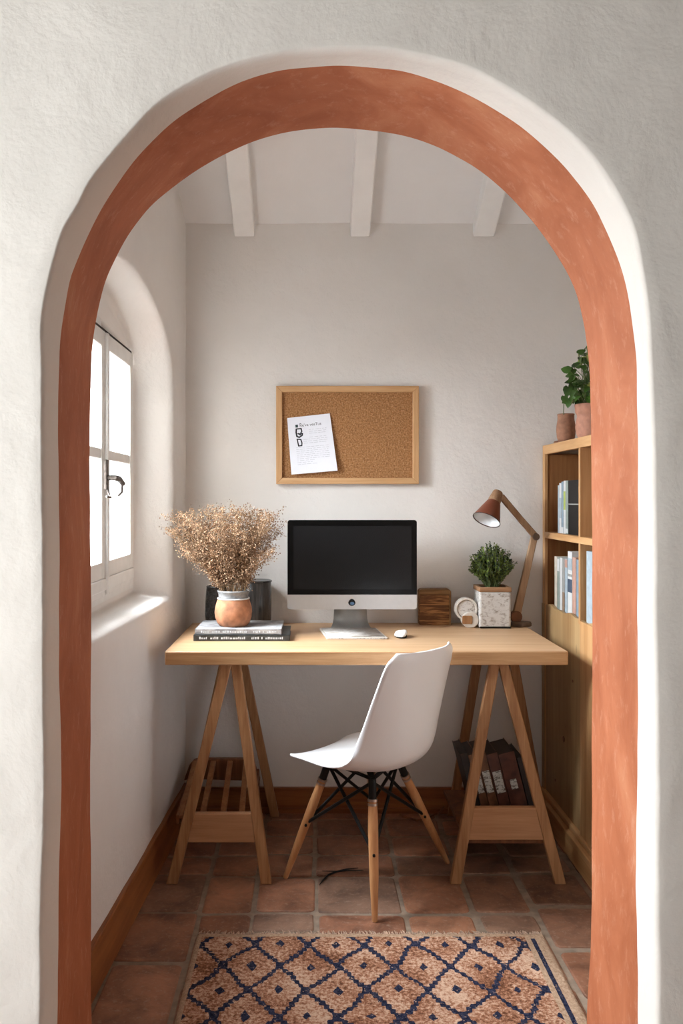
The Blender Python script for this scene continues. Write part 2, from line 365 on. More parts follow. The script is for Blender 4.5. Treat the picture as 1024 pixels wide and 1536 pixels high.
def prof(px, D, grow=0):
    pts = [P(x, y, D) for x, y in px]; cx, cz = .068, 1.2
    out = []
    for p in pts:
        d = V(p.x-cx, 0, p.z-cz if p.z > cz else 0); L = d.length
        out.append((p.x+d.x/L*grow, p.z+d.z/L*grow))
    for _ in range(2):
        sm = [out[0]]
        for a_, b_ in zip(out[:-1], out[1:]):
            sm += [(a_[0]*.75+b_[0]*.25, a_[1]*.75+b_[1]*.25), (a_[0]*.25+b_[0]*.75, a_[1]*.25+b_[1]*.75)]
        out = sm+[out[-1]]
    return [(out[0][0], -.06)]+out+[(out[-1][0], -.06)]
D0, D1, D2, D3 = 1.546, 1.56, 1.63, 1.885
cA = (.068, 1.15)
pw0, pw1, pn, pf = prof(WHITE, D1, .008), prof(WHITE, D1, 0), prof(NEAR, D2), prof(FAR, D3)
outer = [(-1.7,-.1),(2.1,-.1),(2.1,2.7),(-1.7,2.7)]
outb = [(-.62,-.1),(1.22,-.1),(1.22,3.2),(-.62,3.2)]
TH = angles(cA, [outer, outb], 420)
def ringat(poly, y): return [V(*(lambda q: (q[0], y, q[1]))(ray_poly(cA, t, poly))) for t in TH]
mb = MB()
R0, R1, R2, R3, R4 = ringat(outer, D0), ringat(pw0, D0), ringat(pw1, D1), ringat(pn, D2), ringat(pf, D3)
rings = spread(R0, R1, 46, .8) + [[a.lerp(b,.5)+(a-b)*0+V(0,-.006,0) for a, b in zip(R1, R2)]] + spread(R2, R3, 5)
rings = [[wobble(p, .0035, 4.0) for p in r] for r in rings]
mb.loops(rings)
o = mb.build('wall_front', M['front_plaster'], ang=0); struct(o)
mb = MB(); mb.loops([[wobble(p, .0035, 4.0) for p in r] for r in spread(R3, R4, 14)])
o = mb.build('trim_1', M['terra_paint'], ang=0); struct(o); o['label'] = 'terracotta painted reveal of the arch'
mb = MB(); mb.loops([[wobble(p, .0035, 4.0) for p in r] for r in spread(R4, ringat(outb, D3), 10)])
struct(mb.build('wall_partition', M['plaster'], ang=0))

# ---------------------------------------------------------------- alcove shell
DW = 3.443
def xl(D): return -.502-.070*(DW-D)/1.558
def zc(D): return 2.335+.5*(DW-D)
cL = (2.6, 1.35)
def archpoly(d0, d1, z0, zs, zt, n=40):
    c = (d0+d1)/2; a = (d1-d0)/2
    return [(d0, z0), (d1, z0)] + [(c+a*math.cos(PI*i/n), zs+(zt-zs)*math.sin(PI*i/n)) for i in range(n+1)]
hole = archpoly(1.99, 3.205, .872, 1.66, 1.945)
hole1 = archpoly(2.01, 3.185, .888, 1.66, 1.925)
back = archpoly(2.09, 3.135, .905, 1.63, 1.885)
win = [(2.235,.934),(3.10,.934),(3.10,1.768),(2.235,1.768)]
wl = [(D3-.02,-.1),(DW+.03,-.1),(DW+.03,zc(DW)+.03),(D3-.02,zc(D3)+.03)]
TL = angles(cL, [wl, win, hole[:2], back[:2]], 240)
def ringl(poly, fx):
    out = []
    for t in TL:
        d, z = ray_poly(cL, t, poly); out.append(V(fx(d), d, z))
    return out
WX = -.645
ra, rb, rc, rd, re, rf = ringl(wl, xl), ringl(hole, xl), ringl(hole1, lambda d: xl(d)-.02), ringl(back, lambda d: WX), ringl(win, lambda d: WX), ringl([(2.12,.90),(3.32,.90),(3.32,1.85),(2.12,1.85)], lambda d: WX-.07)
mb = MB(); mb.loops([[wobble(p, .003, 4) for p in r] for r in spread(ra, rb, 26)+[[(a+b)/2+V(.006,0,0) for a, b in zip(rb, rc)]]])
mid = [[wobble((a+b)/2+V(.006,0,0), .003, 4) for a, b in zip(rb, rc)]]
mb.loops(mid+[[wobble(p, .003, 4) for p in r] for r in spread(rc, rd, 8)])
mb.loops([[wobble(p, .003, 4) for p in r] for r in spread(rd, re, 4)]+[re, rf])
struct(mb.build('wall_left', M['plaster'], ang=0, weld=True))
mb = MB(); mb.grid(lambda u, v: wobble(V(-.62+1.86*u, DW, -.1+2.47*v), .003, 4), 60, 80)
struct(mb.build('wall_back', M['plaster'], ang=0))
mb = MB(); mb.grid(lambda u, v: V(1.215, D3+(DW-D3)*u, -.1+(3.3)*v), 10, 20)
struct(mb.build('wall_right', M['plaster'], ang=0))
mb = MB(); mb.grid(lambda u, v: wobble(V(-.62+1.86*u, DW+.01-(DW-D3+.01)*v, zc(DW+.01-(DW-D3+.01)*v)), .003, 3), 30, 30)
struct(mb.build('ceiling', M['ceil'], ang=0))
for k, (x, w) in enumerate(((-.268,.082),(.190,.078),(.680,.084))):
    mb = MB(); sl = V(0,-1,.5).normalized(); nrm = V(0,.5,1).normalized()
    a = V(x, DW+.01, zc(DW)-.020); b = a+sl*1.73
    mb.bar(a-nrm*.01, b-nrm*.01, w, .06, up=nrm)
    o = mb.build('ceiling_beam', M['beam'], bevel=.005); struct(o)
# near room around the camera
def sheet(name, a, b, c, mat, nu=8, nv=8):
    a, b, c = Vector(a), Vector(b), Vector(c)
    mb = MB(); mb.grid(lambda u, v: a+(b-a)*u+(c-a)*v, nu, nv); return struct(mb.build(name, mat, ang=0))
sheet('wall_outer_right', (2.1,-1.6,-.1), (2.1,D0,-.1), (2.1,-1.6,2.7), M['room_plaster'])
sheet('wall_outer_rear', (-1.7,-1.6,-.1), (2.1,-1.6,-.1), (-1.7,-1.6,2.7), M['room_plaster'])
sheet('ceiling_outer', (-1.7,-1.6,2.7), (2.1,-1.6,2.7), (-1.7,D0,2.7), M['room_plaster'])
co = (.35, 1.3); wo = [(-1.6,-.1),(D0,-.1),(D0,2.7),(-1.6,2.7)]; ho = [(-.15,.35),(1.25,.35),(1.25,2.1),(-.15,2.1)]
to = angles(co, [wo, ho], 40)
mb = MB(); r0 = [V(-1.7, *ray_poly(co, t, wo)) for t in to]; r1 = [V(-1.7, *ray_poly(co, t, ho)) for t in to]; r2 = [p+V(-.2,0,0) for p in r1]
mb.loops(spread(r0, r1, 3)+[r2]); struct(mb.build('wall_outer_left', M['front_plaster'], ang=30))

# ---------------------------------------------------------------- floor of hand-made tiles
cols = [-1.75,-1.5,-1.26,-1.03,-.82,-.60,-.405,-.337,-.178,.01,.278,.485,.672,.875,1.06,1.25,1.45,1.66,1.87,2.12]
cols = [-1.75,-1.5,-1.26,-1.03,-.78,-.54,-.337,-.178,.01,.278,.485,.672,.875,1.06,1.25,1.45,1.66,1.87,2.12]
def rows(i):
    x = cols[i]
    if x < -.34: f = [3.47,3.34,3.17,3.01,2.858,2.60,2.32,2.04,1.79]
    elif x < .66: f = [3.47,3.36,3.20,3.02,2.858,2.60,2.484,2.21,1.95]
    else: f = [3.47,3.30,3.15,3.02,2.875,2.65,2.385,2.13,1.90]
    f = [y+(random.uniform(-.012,.012) if k else 0) for k, y in enumerate(f)]
    while f[-1] > -1.65: f.append(f[-1]-random.uniform(.2,.28))
    return f
mb = MB(); tints = []
for i in range(len(cols)-1):
    r = rows(i)
    for k in range(len(r)-1):
        gap = .0065 if cols[i] < .45 else .0105
        j = lambda: random.uniform(-.004,.004)
        x0, x1, y0, y1 = cols[i]+gap+j(), cols[i+1]-gap+j(), r[k+1]+gap+j(), r[k]-gap+j()
        rad = random.uniform(.010,.024)
        def outline(ins, z):
            pts = []
            for cx, cy, a0 in ((x1,y1,0),(x0,y1,90),(x0,y0,180),(x1,y0,270)):
                sx = 1 if cx == x1 else -1; sy = 1 if cy == y1 else -1
                for a in (0,30,60,90):
                    t = math.radians(a0+a); ox, oy = cx-sx*(rad+ins), cy-sy*(rad+ins)
                    p = V(ox+rad*math.cos(t), oy+rad*math.sin(t), z); nn = noise.noise_vector(p*14)*.005; pts.append(V(p.x+nn.x, p.y+nn.y, z))
            return pts
        dz = random.uniform(-.0015, 0)
        n0 = len(mb.f)
        rr = [outline(0,-.006), outline(.001,-.002+dz), outline(.005,dz)]
        mb.loops(rr); mb.add(rr[-1], [tuple(range(16))])
        g = random.random(); base = Vector((.205,.088,.050)).lerp(Vector((.31,.142,.080)), random.random())
        if g < .28 or (cols[i] > .4 and g < .5): base = base.lerp(Vector((.20,.125,.088)), random.uniform(.3,.8))
        elif g > .86: base = base*1.15
        tints += [tuple(base)]*(len(mb.f)-n0)
ng = len(mb.f)
mb.add([V(-1.75,-1.65,-.0045),V(2.15,-1.65,-.0045),V(2.15,3.5,-.0045),V(-1.75,3.5,-.0045)], [(0,1,2,3)], 1); tints.append((.3,.24,.19))
me_o = None
def build_floor():
    me = bpy.data.meshes.new('floor'); me.from_pydata([tuple(p) for p in mb.v], [], mb.f)
    me.materials.append(M['tile']); me.materials.append(M['grout']); me.polygons.foreach_set('material_index', mb.m)
    at = me.attributes.new('tint', 'FLOAT_COLOR', 'CORNER'); d = []
    for p, c in zip(me.polygons, tints):
        d += [c[0], c[1], c[2], 1.0]*p.loop_total
    at.data.foreach_set('color', d)
    o = bpy.data.objects.new('floor', me); C.objects.link(o); struct(o)
build_floor()

# baseboards
mb = MB(); mb.box((-.50,DW-.018,-.003),(1.21,DW+.005,.098)); mb.box((-.50,DW-.024,-.003),(1.21,DW-.01,.020))
struct(mb.build('baseboard_back', M['base'], bevel=.003))
mb = MB(); y0, y1 = D3+.01, DW-.02
mb.add([V(xl(y0)-.008,y0,-.003),V(xl(y1)-.008,y1,-.003),V(xl(y1)+.020,y1,-.003),V(xl(y0)+.020,y0,-.003),
        V(xl(y0)-.008,y0,.122),V(xl(y1)-.008,y1,.122),V(xl(y1)+.014,y1,.122),V(xl(y0)+.014,y0,.122)],
       [(0,3,2,1),(4,5,6,7),(0,1,5,4),(1,2,6,5),(2,3,7,6),(3,0,4,7)])
struct(mb.build('baseboard_left', M['base_y'], bevel=.004))

# ---------------------------------------------------------------- window
wroot = bpy.data.objects.new('window_1', None); C.objects.link(wroot); wroot.location = (WX, 2.667, .93); wroot['_o'] = (WX,2.667,.93); struct(wroot)
mb = MB(); fx0, fx1 = WX-.07, WX-.01
mb.box((fx0,2.237,.925),(fx1+.016,3.098,.950)); mb.box((fx0,2.24,1.75),(fx1,3.095,1.766)); mb.box((fx0,2.24,.948),(fx1,2.258,1.75)); mb.box((fx0,3.077,.948),(fx1,3.095,1.75))
fr = mb.build('window_frame', M['window_paint'], wroot, bevel=.002)
def casement(y0, y1):
    x0, x1 = WX-.038, WX+.010; z0, z1 = .944, 1.755; st = .042; rb, rt = .105, .05; zm = 1.379
    mb = MB()
    mb.box((x0,y0,z0),(x1,y0+st,z1)); mb.box((x0,y1-st,z0),(x1,y1,z1))
    mb.box((x0,y0+st,z0),(x1,y1-st,z0+rb)); mb.box((x0,y0+st,z1-rt),(x1,y1-st,z1))
    mb.box((x0+.006,y0+st,zm-.016),(x1-.004,y1-st,zm+.016))
    mb.box((x1-.004,y0+.01,z0+.018),(x1+.006,y1-.01,z0+.055))
    c = mb.build('casement', M['window_paint'], wroot, bevel=.003)
    for a, b in ((z0+rb-.004, zm-.014),(zm+.014, z1-rt+.004)):
        g = MB(); g.box((x0+.016,y0+st-.004,a),(x0+.020,y1-st+.004,b)); g.build('pane', M['glass'], wroot, smooth=False)
casement(2.262, 2.664); casement(2.672, 3.074)
mb = MB(); mb.box((WX-.03,2.655,.95),(WX+.020,2.681,1.752)); mb.build('meeting_stile', M['window_paint'], wroot, bevel=.006)
mb = MB(); mb.box((WX-.008,2.24,1.757),(WX+.006,3.095,1.764)); mb.build('head_shadow_strip', M['gap'], wroot)  # solid dark strip standing in for the shadow over the casements
mb = MB(); xh = WX+.02; yh = 2.655
mb.box((xh-.002,yh-.045,1.27),(xh+.006,yh-.018,1.36)); mb.tube([(xh,yh-.03,1.305),(xh+.03,yh-.03,1.305),(xh+.035,yh-.005,1.302),(xh+.037,yh+.04,1.288)], [.008,.009,.0095,.008], 10)
mb.tube([(xh+.003,yh-.035,1.28),(xh+.012,yh-.037,1.255),(xh+.02,yh-.052,1.245),(xh+.012,yh-.07,1.248)], .004, 8)
mb.tube([(xh+.036,yh+.035,1.288),(xh+.032,yh+.048,1.262),(xh+.02,yh+.046,1.25)], .004, 8)
mb.build('handle', M['iron'], wroot, bevel=.001)

# ---------------------------------------------------------------- desk
DF = 2.793
desk = thing('desk', (.18,3.1,.705), 'thick pale oak desk board laid across two trestles', 'desk')
mb = MB(); mb.box((-.475,DF,.705),(.825,3.437,.75)); mb.build('board', M['desk'], desk, bevel=.004)
mb = MB(); mb.box((-.472,DF-.0015,.707),(.822,DF+.01,.7475)); mb.build('front_edge', M['desk_edge'], desk, bevel=.001)
MB().box((-.43,DF+.05,.696),(-.40,DF+.30,.7055)).build('batten', M['dark_wood'], desk)
MB().box((.70,DF+.06,.696),(.73,DF+.3,.7055)).build('batten', M['dark_wood'], desk)

def trestle(front, backp, label, board):
    (ax, lx, rx, Dt, Df) = front; legs_b = backp; Bf = legs_b[0][3]; bx = sum(l[0] for l in legs_b)/len(legs_b); Bt = legs_b[0][1]
    t = thing('trestle', ((lx+rx)/2, (Df+Bf)/2, 0), label, 'trestle', 'wooden trestles under the desk')
    w = .042
    for (x0, d0, x1, d1) in ((ax-.014,Dt,lx,Df),(ax+.014,Dt+.004,rx,Df)):
        MB().bar((x1,d1,0),(x0,d0,.705), .035, .024, up=(0,1,0), caps=(0,.7035), w2=.033).build('leg', M['trestle'], t, bevel=.003)
    for (x0, d0, x1, d1) in legs_b:
        MB().bar((x1,d1,0),(x0,d0,.705), .034, .024, up=(0,1,0), caps=(0,.7035)).build('leg', M['trestle'], t, bevel=.003)
    z0, z1 = board
    def at(z, x0, x1): return x1+(x0-x1)*z/.705
    Dz = lambda z: Df+(Dt-Df)*z/.705
    y = Dz(.19)+.004
    mb = MB(); mb.prism([(at(z0,ax,lx)+.008,z0),(at(z0,ax,rx)-.008,z0),(at(z1,ax,rx)-.008,z1),(at(z1,ax,lx)+.008,z1)], y-.011, y+.011)
    mb.build('cross_board', M['trestle_x'], t, bevel=.003)
    MB().bar((ax,Dt+.02,.690),(bx,Bt-.02,.690), .03, .024, up=(0,0,1)).build('top_rail', M['trestle'], t, bevel=.002)
    return t, y
tl, yl = trestle((-.264,-.452,-.148,2.83,2.80), ((-.318,3.33,-.478,3.39),(-.286,3.34,-.146,3.39)), 'left wooden trestle with a slatted rack behind it', (.130,.224))
tr, yr = trestle((.608,.462,.800,2.83,2.80), ((.655,3.36,.548,3.40),(.735,3.22,.862,3.22)), 'right wooden trestle with old bound volumes on its shelf', (.138,.243))
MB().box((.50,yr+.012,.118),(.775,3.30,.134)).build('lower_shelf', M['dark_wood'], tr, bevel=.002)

# slatted rack behind the left trestle
rk = thing('slatted_rack', (-.33,3.2,0), 'dark slatted wooden rack standing behind the left trestle', 'rack')
def rz(px, py, D): return P(px, py, D)
mb = MB(); a, b = rz(277,1150,3.34), rz(390,1150,3.34)
pts = []
for k in range(17):
    t = k/16; x = a.x+(b.x-a.x)*t; e = min(1, min(t, 1-t)*7); pts.append((x, .165+.078*(e**.5 if e > 0 else 0)))
pts += [(b.x,.158),(b.x-.02,.158),(a.x+.02,.166),(a.x,.160)]
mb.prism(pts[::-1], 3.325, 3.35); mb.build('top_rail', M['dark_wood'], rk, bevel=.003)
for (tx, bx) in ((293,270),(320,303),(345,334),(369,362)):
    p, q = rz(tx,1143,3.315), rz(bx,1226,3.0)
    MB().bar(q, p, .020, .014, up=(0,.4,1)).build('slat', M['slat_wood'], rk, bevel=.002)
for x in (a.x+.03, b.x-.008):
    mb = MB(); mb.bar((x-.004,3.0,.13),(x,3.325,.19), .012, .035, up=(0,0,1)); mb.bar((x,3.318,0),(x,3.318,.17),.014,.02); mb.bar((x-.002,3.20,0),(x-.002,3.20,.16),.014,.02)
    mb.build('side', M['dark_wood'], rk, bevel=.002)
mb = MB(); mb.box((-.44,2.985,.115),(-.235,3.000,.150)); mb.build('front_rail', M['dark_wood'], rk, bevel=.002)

# ---------------------------------------------------------------- corkboard and paper
cb = thing('corkboard', (.14,3.44,1.41), 'cork notice board in a light wood frame on the back wall', 'notice board')
cD = 3.42
a, b = P(414,579,cD), P(628,726,cD); x0, x1, z1, z0 = a.x, b.x, a.z, b.z; w = .024
MB().box((x0+.012,cD+.008,z0+.012),(x1-.012,cD+.014,z1-.012)).build('cork_panel', M['cork'], cb)
def mitre(p0, p1, q1, q0, nm='frame_side', mat=M['frame_wood']):
    vs = [V(x, y, z) for y in (cD-.004, cD+.018) for x, z in (p0,p1,q1,q0)]
    MB().add(vs, [(0,1,2,3),(7,6,5,4),(0,4,5,1),(1,5,6,2),(2,6,7,3),(3,7,4,0)]).build(nm, mat, cb, bevel=.0015)
mitre((x0,z1),(x1,z1),(x1-w,z1-w),(x0+w,z1-w)); mitre((x0,z0),(x1,z0),(x1-w,z0+w),(x0+w,z0+w))
FWZ = wood('corkboard_frame_wood_upright', (.64,.40,.21), (.52,.29,.13), 'Z', 1.0, .5)
mitre((x0,z0),(x0,z1),(x0+w,z1-w),(x0+w,z0+w), mat=FWZ); mitre((x1,z0),(x1,z1),(x1-w,z1-w),(x1-w,z0+w), mat=FWZ)

pd = 3.42
c00, c10, c11, c01 = P(437,712,pd), P(506,706,pd), P(494.5,620,pd), P(430.5,627,pd)
def sheetpt(u, v, off=0):
    p = (c00*(1-u)+c10*u)*(1-v)+(c01*(1-u)+c11*u)*v
    lift = .003+.010*(1-v)**2+.003*u*(1-v)
    return V(p.x, cD+.005-lift-off, p.z)
pp = thing('paper_sheet', (c00.x+.08,cD,c00.z), 'white printed sheet pinned on the left of the corkboard', 'paper')
mb = MB(); mb.grid(lambda u, v: sheetpt(u, v), 8, 10); mb.grid(lambda u, v: sheetpt(u, v, -.0006), 8, 10)
mb.build('sheet', M['paper'], pp)
def patch(mb, u0, v0, u1, v1, off=.0004, n=3): mb.grid(lambda a, b: sheetpt(u0+(u1-u0)*a, v0+(v1-v0)*b, off), n, 1)
def stroke(mb, pts, w):
    for (a, b) in zip(pts[:-1], pts[1:]):
        d = Vector((b[0]-a[0], (b[1]-a[1])*1.35)); 
        if d.length < 1e-6: continue
        n = Vector((-d.y, d.x)).normalized()*w/2; d = d.normalized()*w*.3
        q = [(a[0]-d.x+n.x, a[1]+(-d.y+n.y)/1.35), (a[0]-d.x-n.x, a[1]+(-d.y-n.y)/1.35), (b[0]+d.x-n.x, b[1]+(d.y-n.y)/1.35), (b[0]+d.x+n.x, b[1]+(d.y+n.y)/1.35)]
        mb.add([sheetpt(x, y, .0005) for x, y in q], [(0,1,2,3)])
mb = MB(); patch(mb, .175,.815,.235,.865); mb.build('printed_mark', M['ink_teal'], pp)
mb = MB()
for pts, w_ in (([(.19,.79),(.30,.79),(.31,.74),(.29,.72)],.03),([(.19,.79),(.18,.73),(.19,.66),(.24,.64),(.31,.67),(.32,.70),(.26,.70)],.035),([(.22,.71),(.27,.68)],.03),([(.19,.61),(.27,.60),(.29,.54),(.28,.49),(.21,.49),(.19,.61)],.028)):
    stroke(mb, pts, w_)
mb.build('printed_mark', M['ink'], pp)
# heading letters
fc = bpy.data.curves.new('heading', 'FONT'); fc.body = "Re've vesTus"; fc.size = 1; fc.resolution_u = 3
fo = bpy.data.objects.new('heading', fc); C.objects.link(fo); bpy.context.view_layer.update()
fm = bpy.data.meshes.new_from_object(fo.evaluated_get(bpy.context.evaluated_depsgraph_get()))
bpy.data.objects.remove(fo)
ww = max(v.co.x for v in fm.vertices)
for v in fm.vertices:
    u = .27+v.co.x/ww*.50; vv = .822+v.co.y*.070
    if v.co.x/ww < .09: vv = .815+v.co.y*.10
    v.co = sheetpt(u, vv, .0006)-Vector(pp['_o'])
fm.materials.append(M['ink']); ho_ = bpy.data.objects.new('heading', fm); C.objects.link(ho_); ho_.parent = pp
mb = MB(); rr = random.Random(3)
for k in range(19):
    v = .755-k*.033; u = .47 if k < 5 else (.33 if k < 9 else .15)
    if k in (3, 8): continue
    while u < (.86 if k < 16 else .5):
        l = rr.uniform(.03,.11); patch(mb, u, v, min(u+l,.88), v+.0065, n=1); u += l+rr.uniform(.012,.03)
o = mb.build('text_lines', M['ink_grey'], pp); o['kind'] = 'stuff'

# ---------------------------------------------------------------- computer
cp = thing('desktop_computer', (.135,3.28,.75), 'all-in-one computer with black screen and silver chin', 'computer')
mD = 3.262
a, b = P(431,780,mD), P(625,914,mD); mx0, mx1, mz1, mz0 = a.x, b.x, a.z, b.z; zch = P(0,892,mD).z
def rrect(x0, x1, z0, z1, r, n=6, corners=(1,1,1,1)):
    out = []
    for i, (cx, cz, a0) in enumerate(((x1-r,z1-r,0),(x0+r,z1-r,90),(x0+r,z0+r,180),(x1-r,z0+r,270))):
        if corners[i]:
            for k in range(n+1): t = math.radians(a0+90*k/n); out.append((cx+r*math.cos(t), cz+r*math.sin(t)))
        else: out.append((cx+(r if a0 in (0,270) else -r), cz+(r if a0 in (0,90) else -r)))
    return out
MB().prism(rrect(mx0,mx1,mz0,mz1,.011), mD+.002, mD+.016).build('housing', M['alu'], cp, bevel=.001)
MB().prism(rrect(mx0,mx1,zch,mz1,.010,corners=(1,1,0,0)), mD-.0008, mD+.003).build('bezel', M['bezel'], cp)
p0, p1 = P(440,789,mD), P(617,884,mD)
MB().prism([(p0.x,p1.z),(p1.x,p1.z),(p1.x,p0.z),(p0.x,p0.z)], mD-.0014, mD+.001).build('screen', M['screen'], cp)
MB().prism(rrect(mx0,mx1,mz0,zch,.010,corners=(0,0,1,1)), mD-.0008, mD+.003).build('chin', M['alu'], cp)
lc = P(527.5,903.8,mD)
pts = [(lc.x+.0135*math.cos(t)*(1-.18*max(0,math.sin(t))), lc.z+.0140*math.sin(t)*(1 if math.sin(t) > 0 else .9)) for t in [2*PI*k/24 for k in range(24)]]
lg = MB().prism(pts, mD-.0018, mD).build('logo', M['bezel'], cp)
pts = [(lc.x+.001+.0085*math.cos(t), lc.z-.003+.0055*math.sin(t)) for t in [2*PI*k/20 for k in range(20)]]
MB().prism(pts, mD-.0024, mD-.0017).build('logo_center', M['logo_blue'], lg, local=False)
bpy.data.objects['logo_center'].data.transform(Matrix.Translation(-Vector(cp['_o'])))
MB().tube([(lc.x-.008,mD-.0018,lc.z+.0145),(lc.x-.004,mD-.0018,lc.z+.018),(lc.x+.003,mD-.0018,lc.z+.0185),(lc.x+.008,mD-.0018,lc.z+.014)], .0012, 6).build('logo_loop', M['cream'], lg)
bpy.data.objects['logo_loop'].data.transform(Matrix.Translation(-Vector(cp['_o'])))
# stand: neck and foot in one bent sheet
mb = MB(); w1, w2 = .064, .085; cx = P(526,0,mD).x
prof_ = [(3.290,.865,w1-.002),(3.302,.82,w1-.002),(3.304,.785,w1),(3.298,.768,w1+.003),(3.28,.758,w1+.008),(3.26,.7535,w1+.012),(3.245,.7535,w1+.013)]
pr = [(y, z, w) for y, z, w in prof_]
top = [[V(cx+s_*w, y, z) for s_ in (-1,-.33,.33,1)] for y, z, w in pr]
mb.grid(lambda u, v: top[round(v*6)][round(u*3)], 3, 6)
mb.build('stand', M['alu_dark'], cp, ang=60, thick=.006)

kb = thing('keyboard', (.10,3.12,.75), 'thin pale keyboard lying in front of the computer stand', 'keyboard')
q = [P(490,959,3.03), P(581,959,3.03), P(564,943.5,3.235), P(479,943.5,3.235)]
q = [V(p.x, p.y, 0) for p in q]
MB().add([p+V(0,0,.7505) for p in q]+[p+V(0,0,z) for p, z in zip(q, (.757,.757,.760,.760))], [(0,3,2,1),(4,5,6,7),(0,1,5,4),(1,2,6,5),(2,3,7,6),(3,0,4,7)]).build('body', M['cream'], kb, bevel=.0012)
def kbm():
    m, nt, b = nodes('keyboard_keys'); b.inputs['Roughness'].default_value = .5
    br = N(nt, 'ShaderNodeTexBrick', Scale=60.0); br.inputs['Color1'].default_value = (.70,.68,.66,1); br.inputs['Color2'].default_value = (.60,.57,.54,1); br.inputs['Mortar'].default_value = (.50,.47,.44,1)
    br.inputs['Mortar Size'].default_value = .03
    nt.links.new(coord(nt), br.inputs['Vector']); 
    n = N(nt, 'ShaderNodeTexNoise', Scale=40.0, Detail=3.0); nt.links.new(coord(nt, (1,2.5,1)), n.inputs['Vector'])
    r = ramp(nt, n.outputs['Fac'], [(.4, (.62,.54,.45)), (.55, (1,1,1))])
    mu = N(nt, 'ShaderNodeMix', data_type='RGBA', blend_type='MULTIPLY'); mu.inputs[0].default_value = .8
    nt.links.new(br.outputs[0], mu.inputs[6]); nt.links.new(r.outputs[0], mu.inputs[7]); nt.links.new(mu.outputs[2], b.inputs['Base Color']); return m
def lerpq(u, v): return (q[0]*(1-u)+q[1]*u)*(1-v)+(q[3]*(1-u)+q[2]*u)*v
MB().grid(lambda u, v: lerpq(.03+.94*u,.06+.88*v)+V(0,0,.7585+.003*v), 1, 1).build('keys', kbm(), kb, thick=.0012)
MB().box((q[0].x+.004,3.0285,.7508),(q[1].x-.004,3.0305,.755)).build('front_edge', M['speckle'], kb)

ms = thing('computer_mouse', (P(601,0,3.1).x,3.1,.75), 'small white computer mouse right of the keyboard', 'mouse')
mc = P(601,0,3.08).x
def mouse(u, v):
    t = v*PI; x = (u*2-1)
    wv = .023*(math.sin(t)**.45 if 0 < t < PI else 0)
    z = .756+.017*(max(0,1-abs(x)**2.5))**.5*(math.sin(t)**.5 if 0 < t < PI else 0)+.010*max(0,x)**1.5*math.sin(t)
    return V(mc+x*wv, 3.04+.085*v, z)
mb = MB(); mb.grid(mouse, 14, 14); mb.build('shell', M['white_plastic'], ms, ang=0, thick=.001)
MB().lathe([(.019,.7502),(.022,.753),(.022,.7575),(.02,.7585)], (mc,3.0825,0), 24, sy=1.85).build('base', M['black_metal'], ms)

# ---------------------------------------------------------------- books and magazines on the desk
def book(name, x0, x1, y0, y1, z0, z1, skew, cover, pages, label, group, marks=None, ang=0):
    t = thing(name, ((x0+x1)/2,(y0+y1)/2,z0), label, 'book', group)
    th = min(.0022, (z1-z0)*.18); cx, cy = (x0+x1)/2, (y0+y1)/2
    mat = Matrix.Translation((cx,cy,0)) @ Matrix.Rotation(ang,4,'Z') @ Matrix.Translation((-cx,-cy,0))
    mb = MB(); mb.box((x0,y0,z0),(x1,y1,z0+th)); mb.box((x0,y0,z1-th),(x1,y1,z1)); mb.box((x0,y0,z0),(x1,y0+.003,z1)); mb.xf(mat); mb.build('cover', cover, t, bevel=.0008)
    mb = MB(); mb.box((x0+.004,y0+.003,z0+th),(x1-.004,y1-.004,z1-th)); mb.xf(mat); mb.build('pages', pages, t)
    if marks: 
        mb = MB(); r = random.Random(11); x = x0+.02
        zm0, zm1 = z0+(z1-z0)*.30, z0+(z1-z0)*.72
        while x < x1-.02:
            w_ = r.uniform(.003,.008)
            if r.random() < .85:
                hh = r.uniform(.6,1.0); mb.box((x,y0-.0006,zm0),(x+w_,y0+.0005,zm0+(zm1-zm0)*hh))
            x += w_+r.uniform(.0015,.003)
        mb.xf(mat); o = mb.build('spine_lettering', marks, t); o['kind'] = 'stuff'
    return t
M['bk_dark'] = plain('dark_book_cover', (.035,.04,.042), .35, var=.5, scale=30)
M['bk_grey'] = distressed('grey_photo_cover', (.42,.42,.43), (.20,.20,.21), 14, .42, .58)
M['pages'] = plain('pages', (.66,.63,.57), .8, var=.15, scale=200)
M['pages_grey'] = plain('grey_pages', (.36,.35,.33), .8, var=.3, scale=200)
M['white_ink'] = plain('white_lettering', (.52,.56,.60), .5, var=.3, scale=200)
book('book', -.410,-.078,2.992,3.215,.7502,.7715,0,M['bk_dark'],M['pages_grey'],'dark hardback book at the bottom of the desk stack','books under the vase',M['white_ink'])
book('magazine', -.404,-.105,2.998,3.215,.7722,.7905,0,M['bk_grey'],M['pages'],'grey magazine on the dark book, beneath the clay vase','books under the vase',M['white_ink'],ang=-.012)
# printed patches on the magazine cover
r_ = random.Random(5)

# ---------------------------------------------------------------- clay vase with bouquet
vz = .791; vD = 3.085; vc = P(350,0,vD); vc = V(vc.x, vD, vz)
vs_ = thing('vase', tuple(vc), 'round terracotta vase with glassy grey neck standing on the magazines', 'vase')
MB().lathe([(.044,0),(.050,.001),(.058,.012),(.0645,.030),(.0665,.048),(.0645,.066),(.060,.082),(.0565,.093),(.0555,.096)], vc, 48).build('body', M['clay'], vs_, ang=0)
MB().lathe([(.0565,.0945),(.058,.0965),(.0575,.099),(.0545,.0995)], vc, 48).build('rim_band', M['white_rim'], vs_, ang=0)
mb = MB(); mb.lathe([(.0545,.097),(.0530,.104),(.0535,.112),(.0560,.119),(.0575,.122),(.0570,.1255),(.0535,.126),(.0495,.123),(.0485,.112),(.0485,.099)], vc, 48); mb.build('neck', M['glaze'], vs_, ang=0)

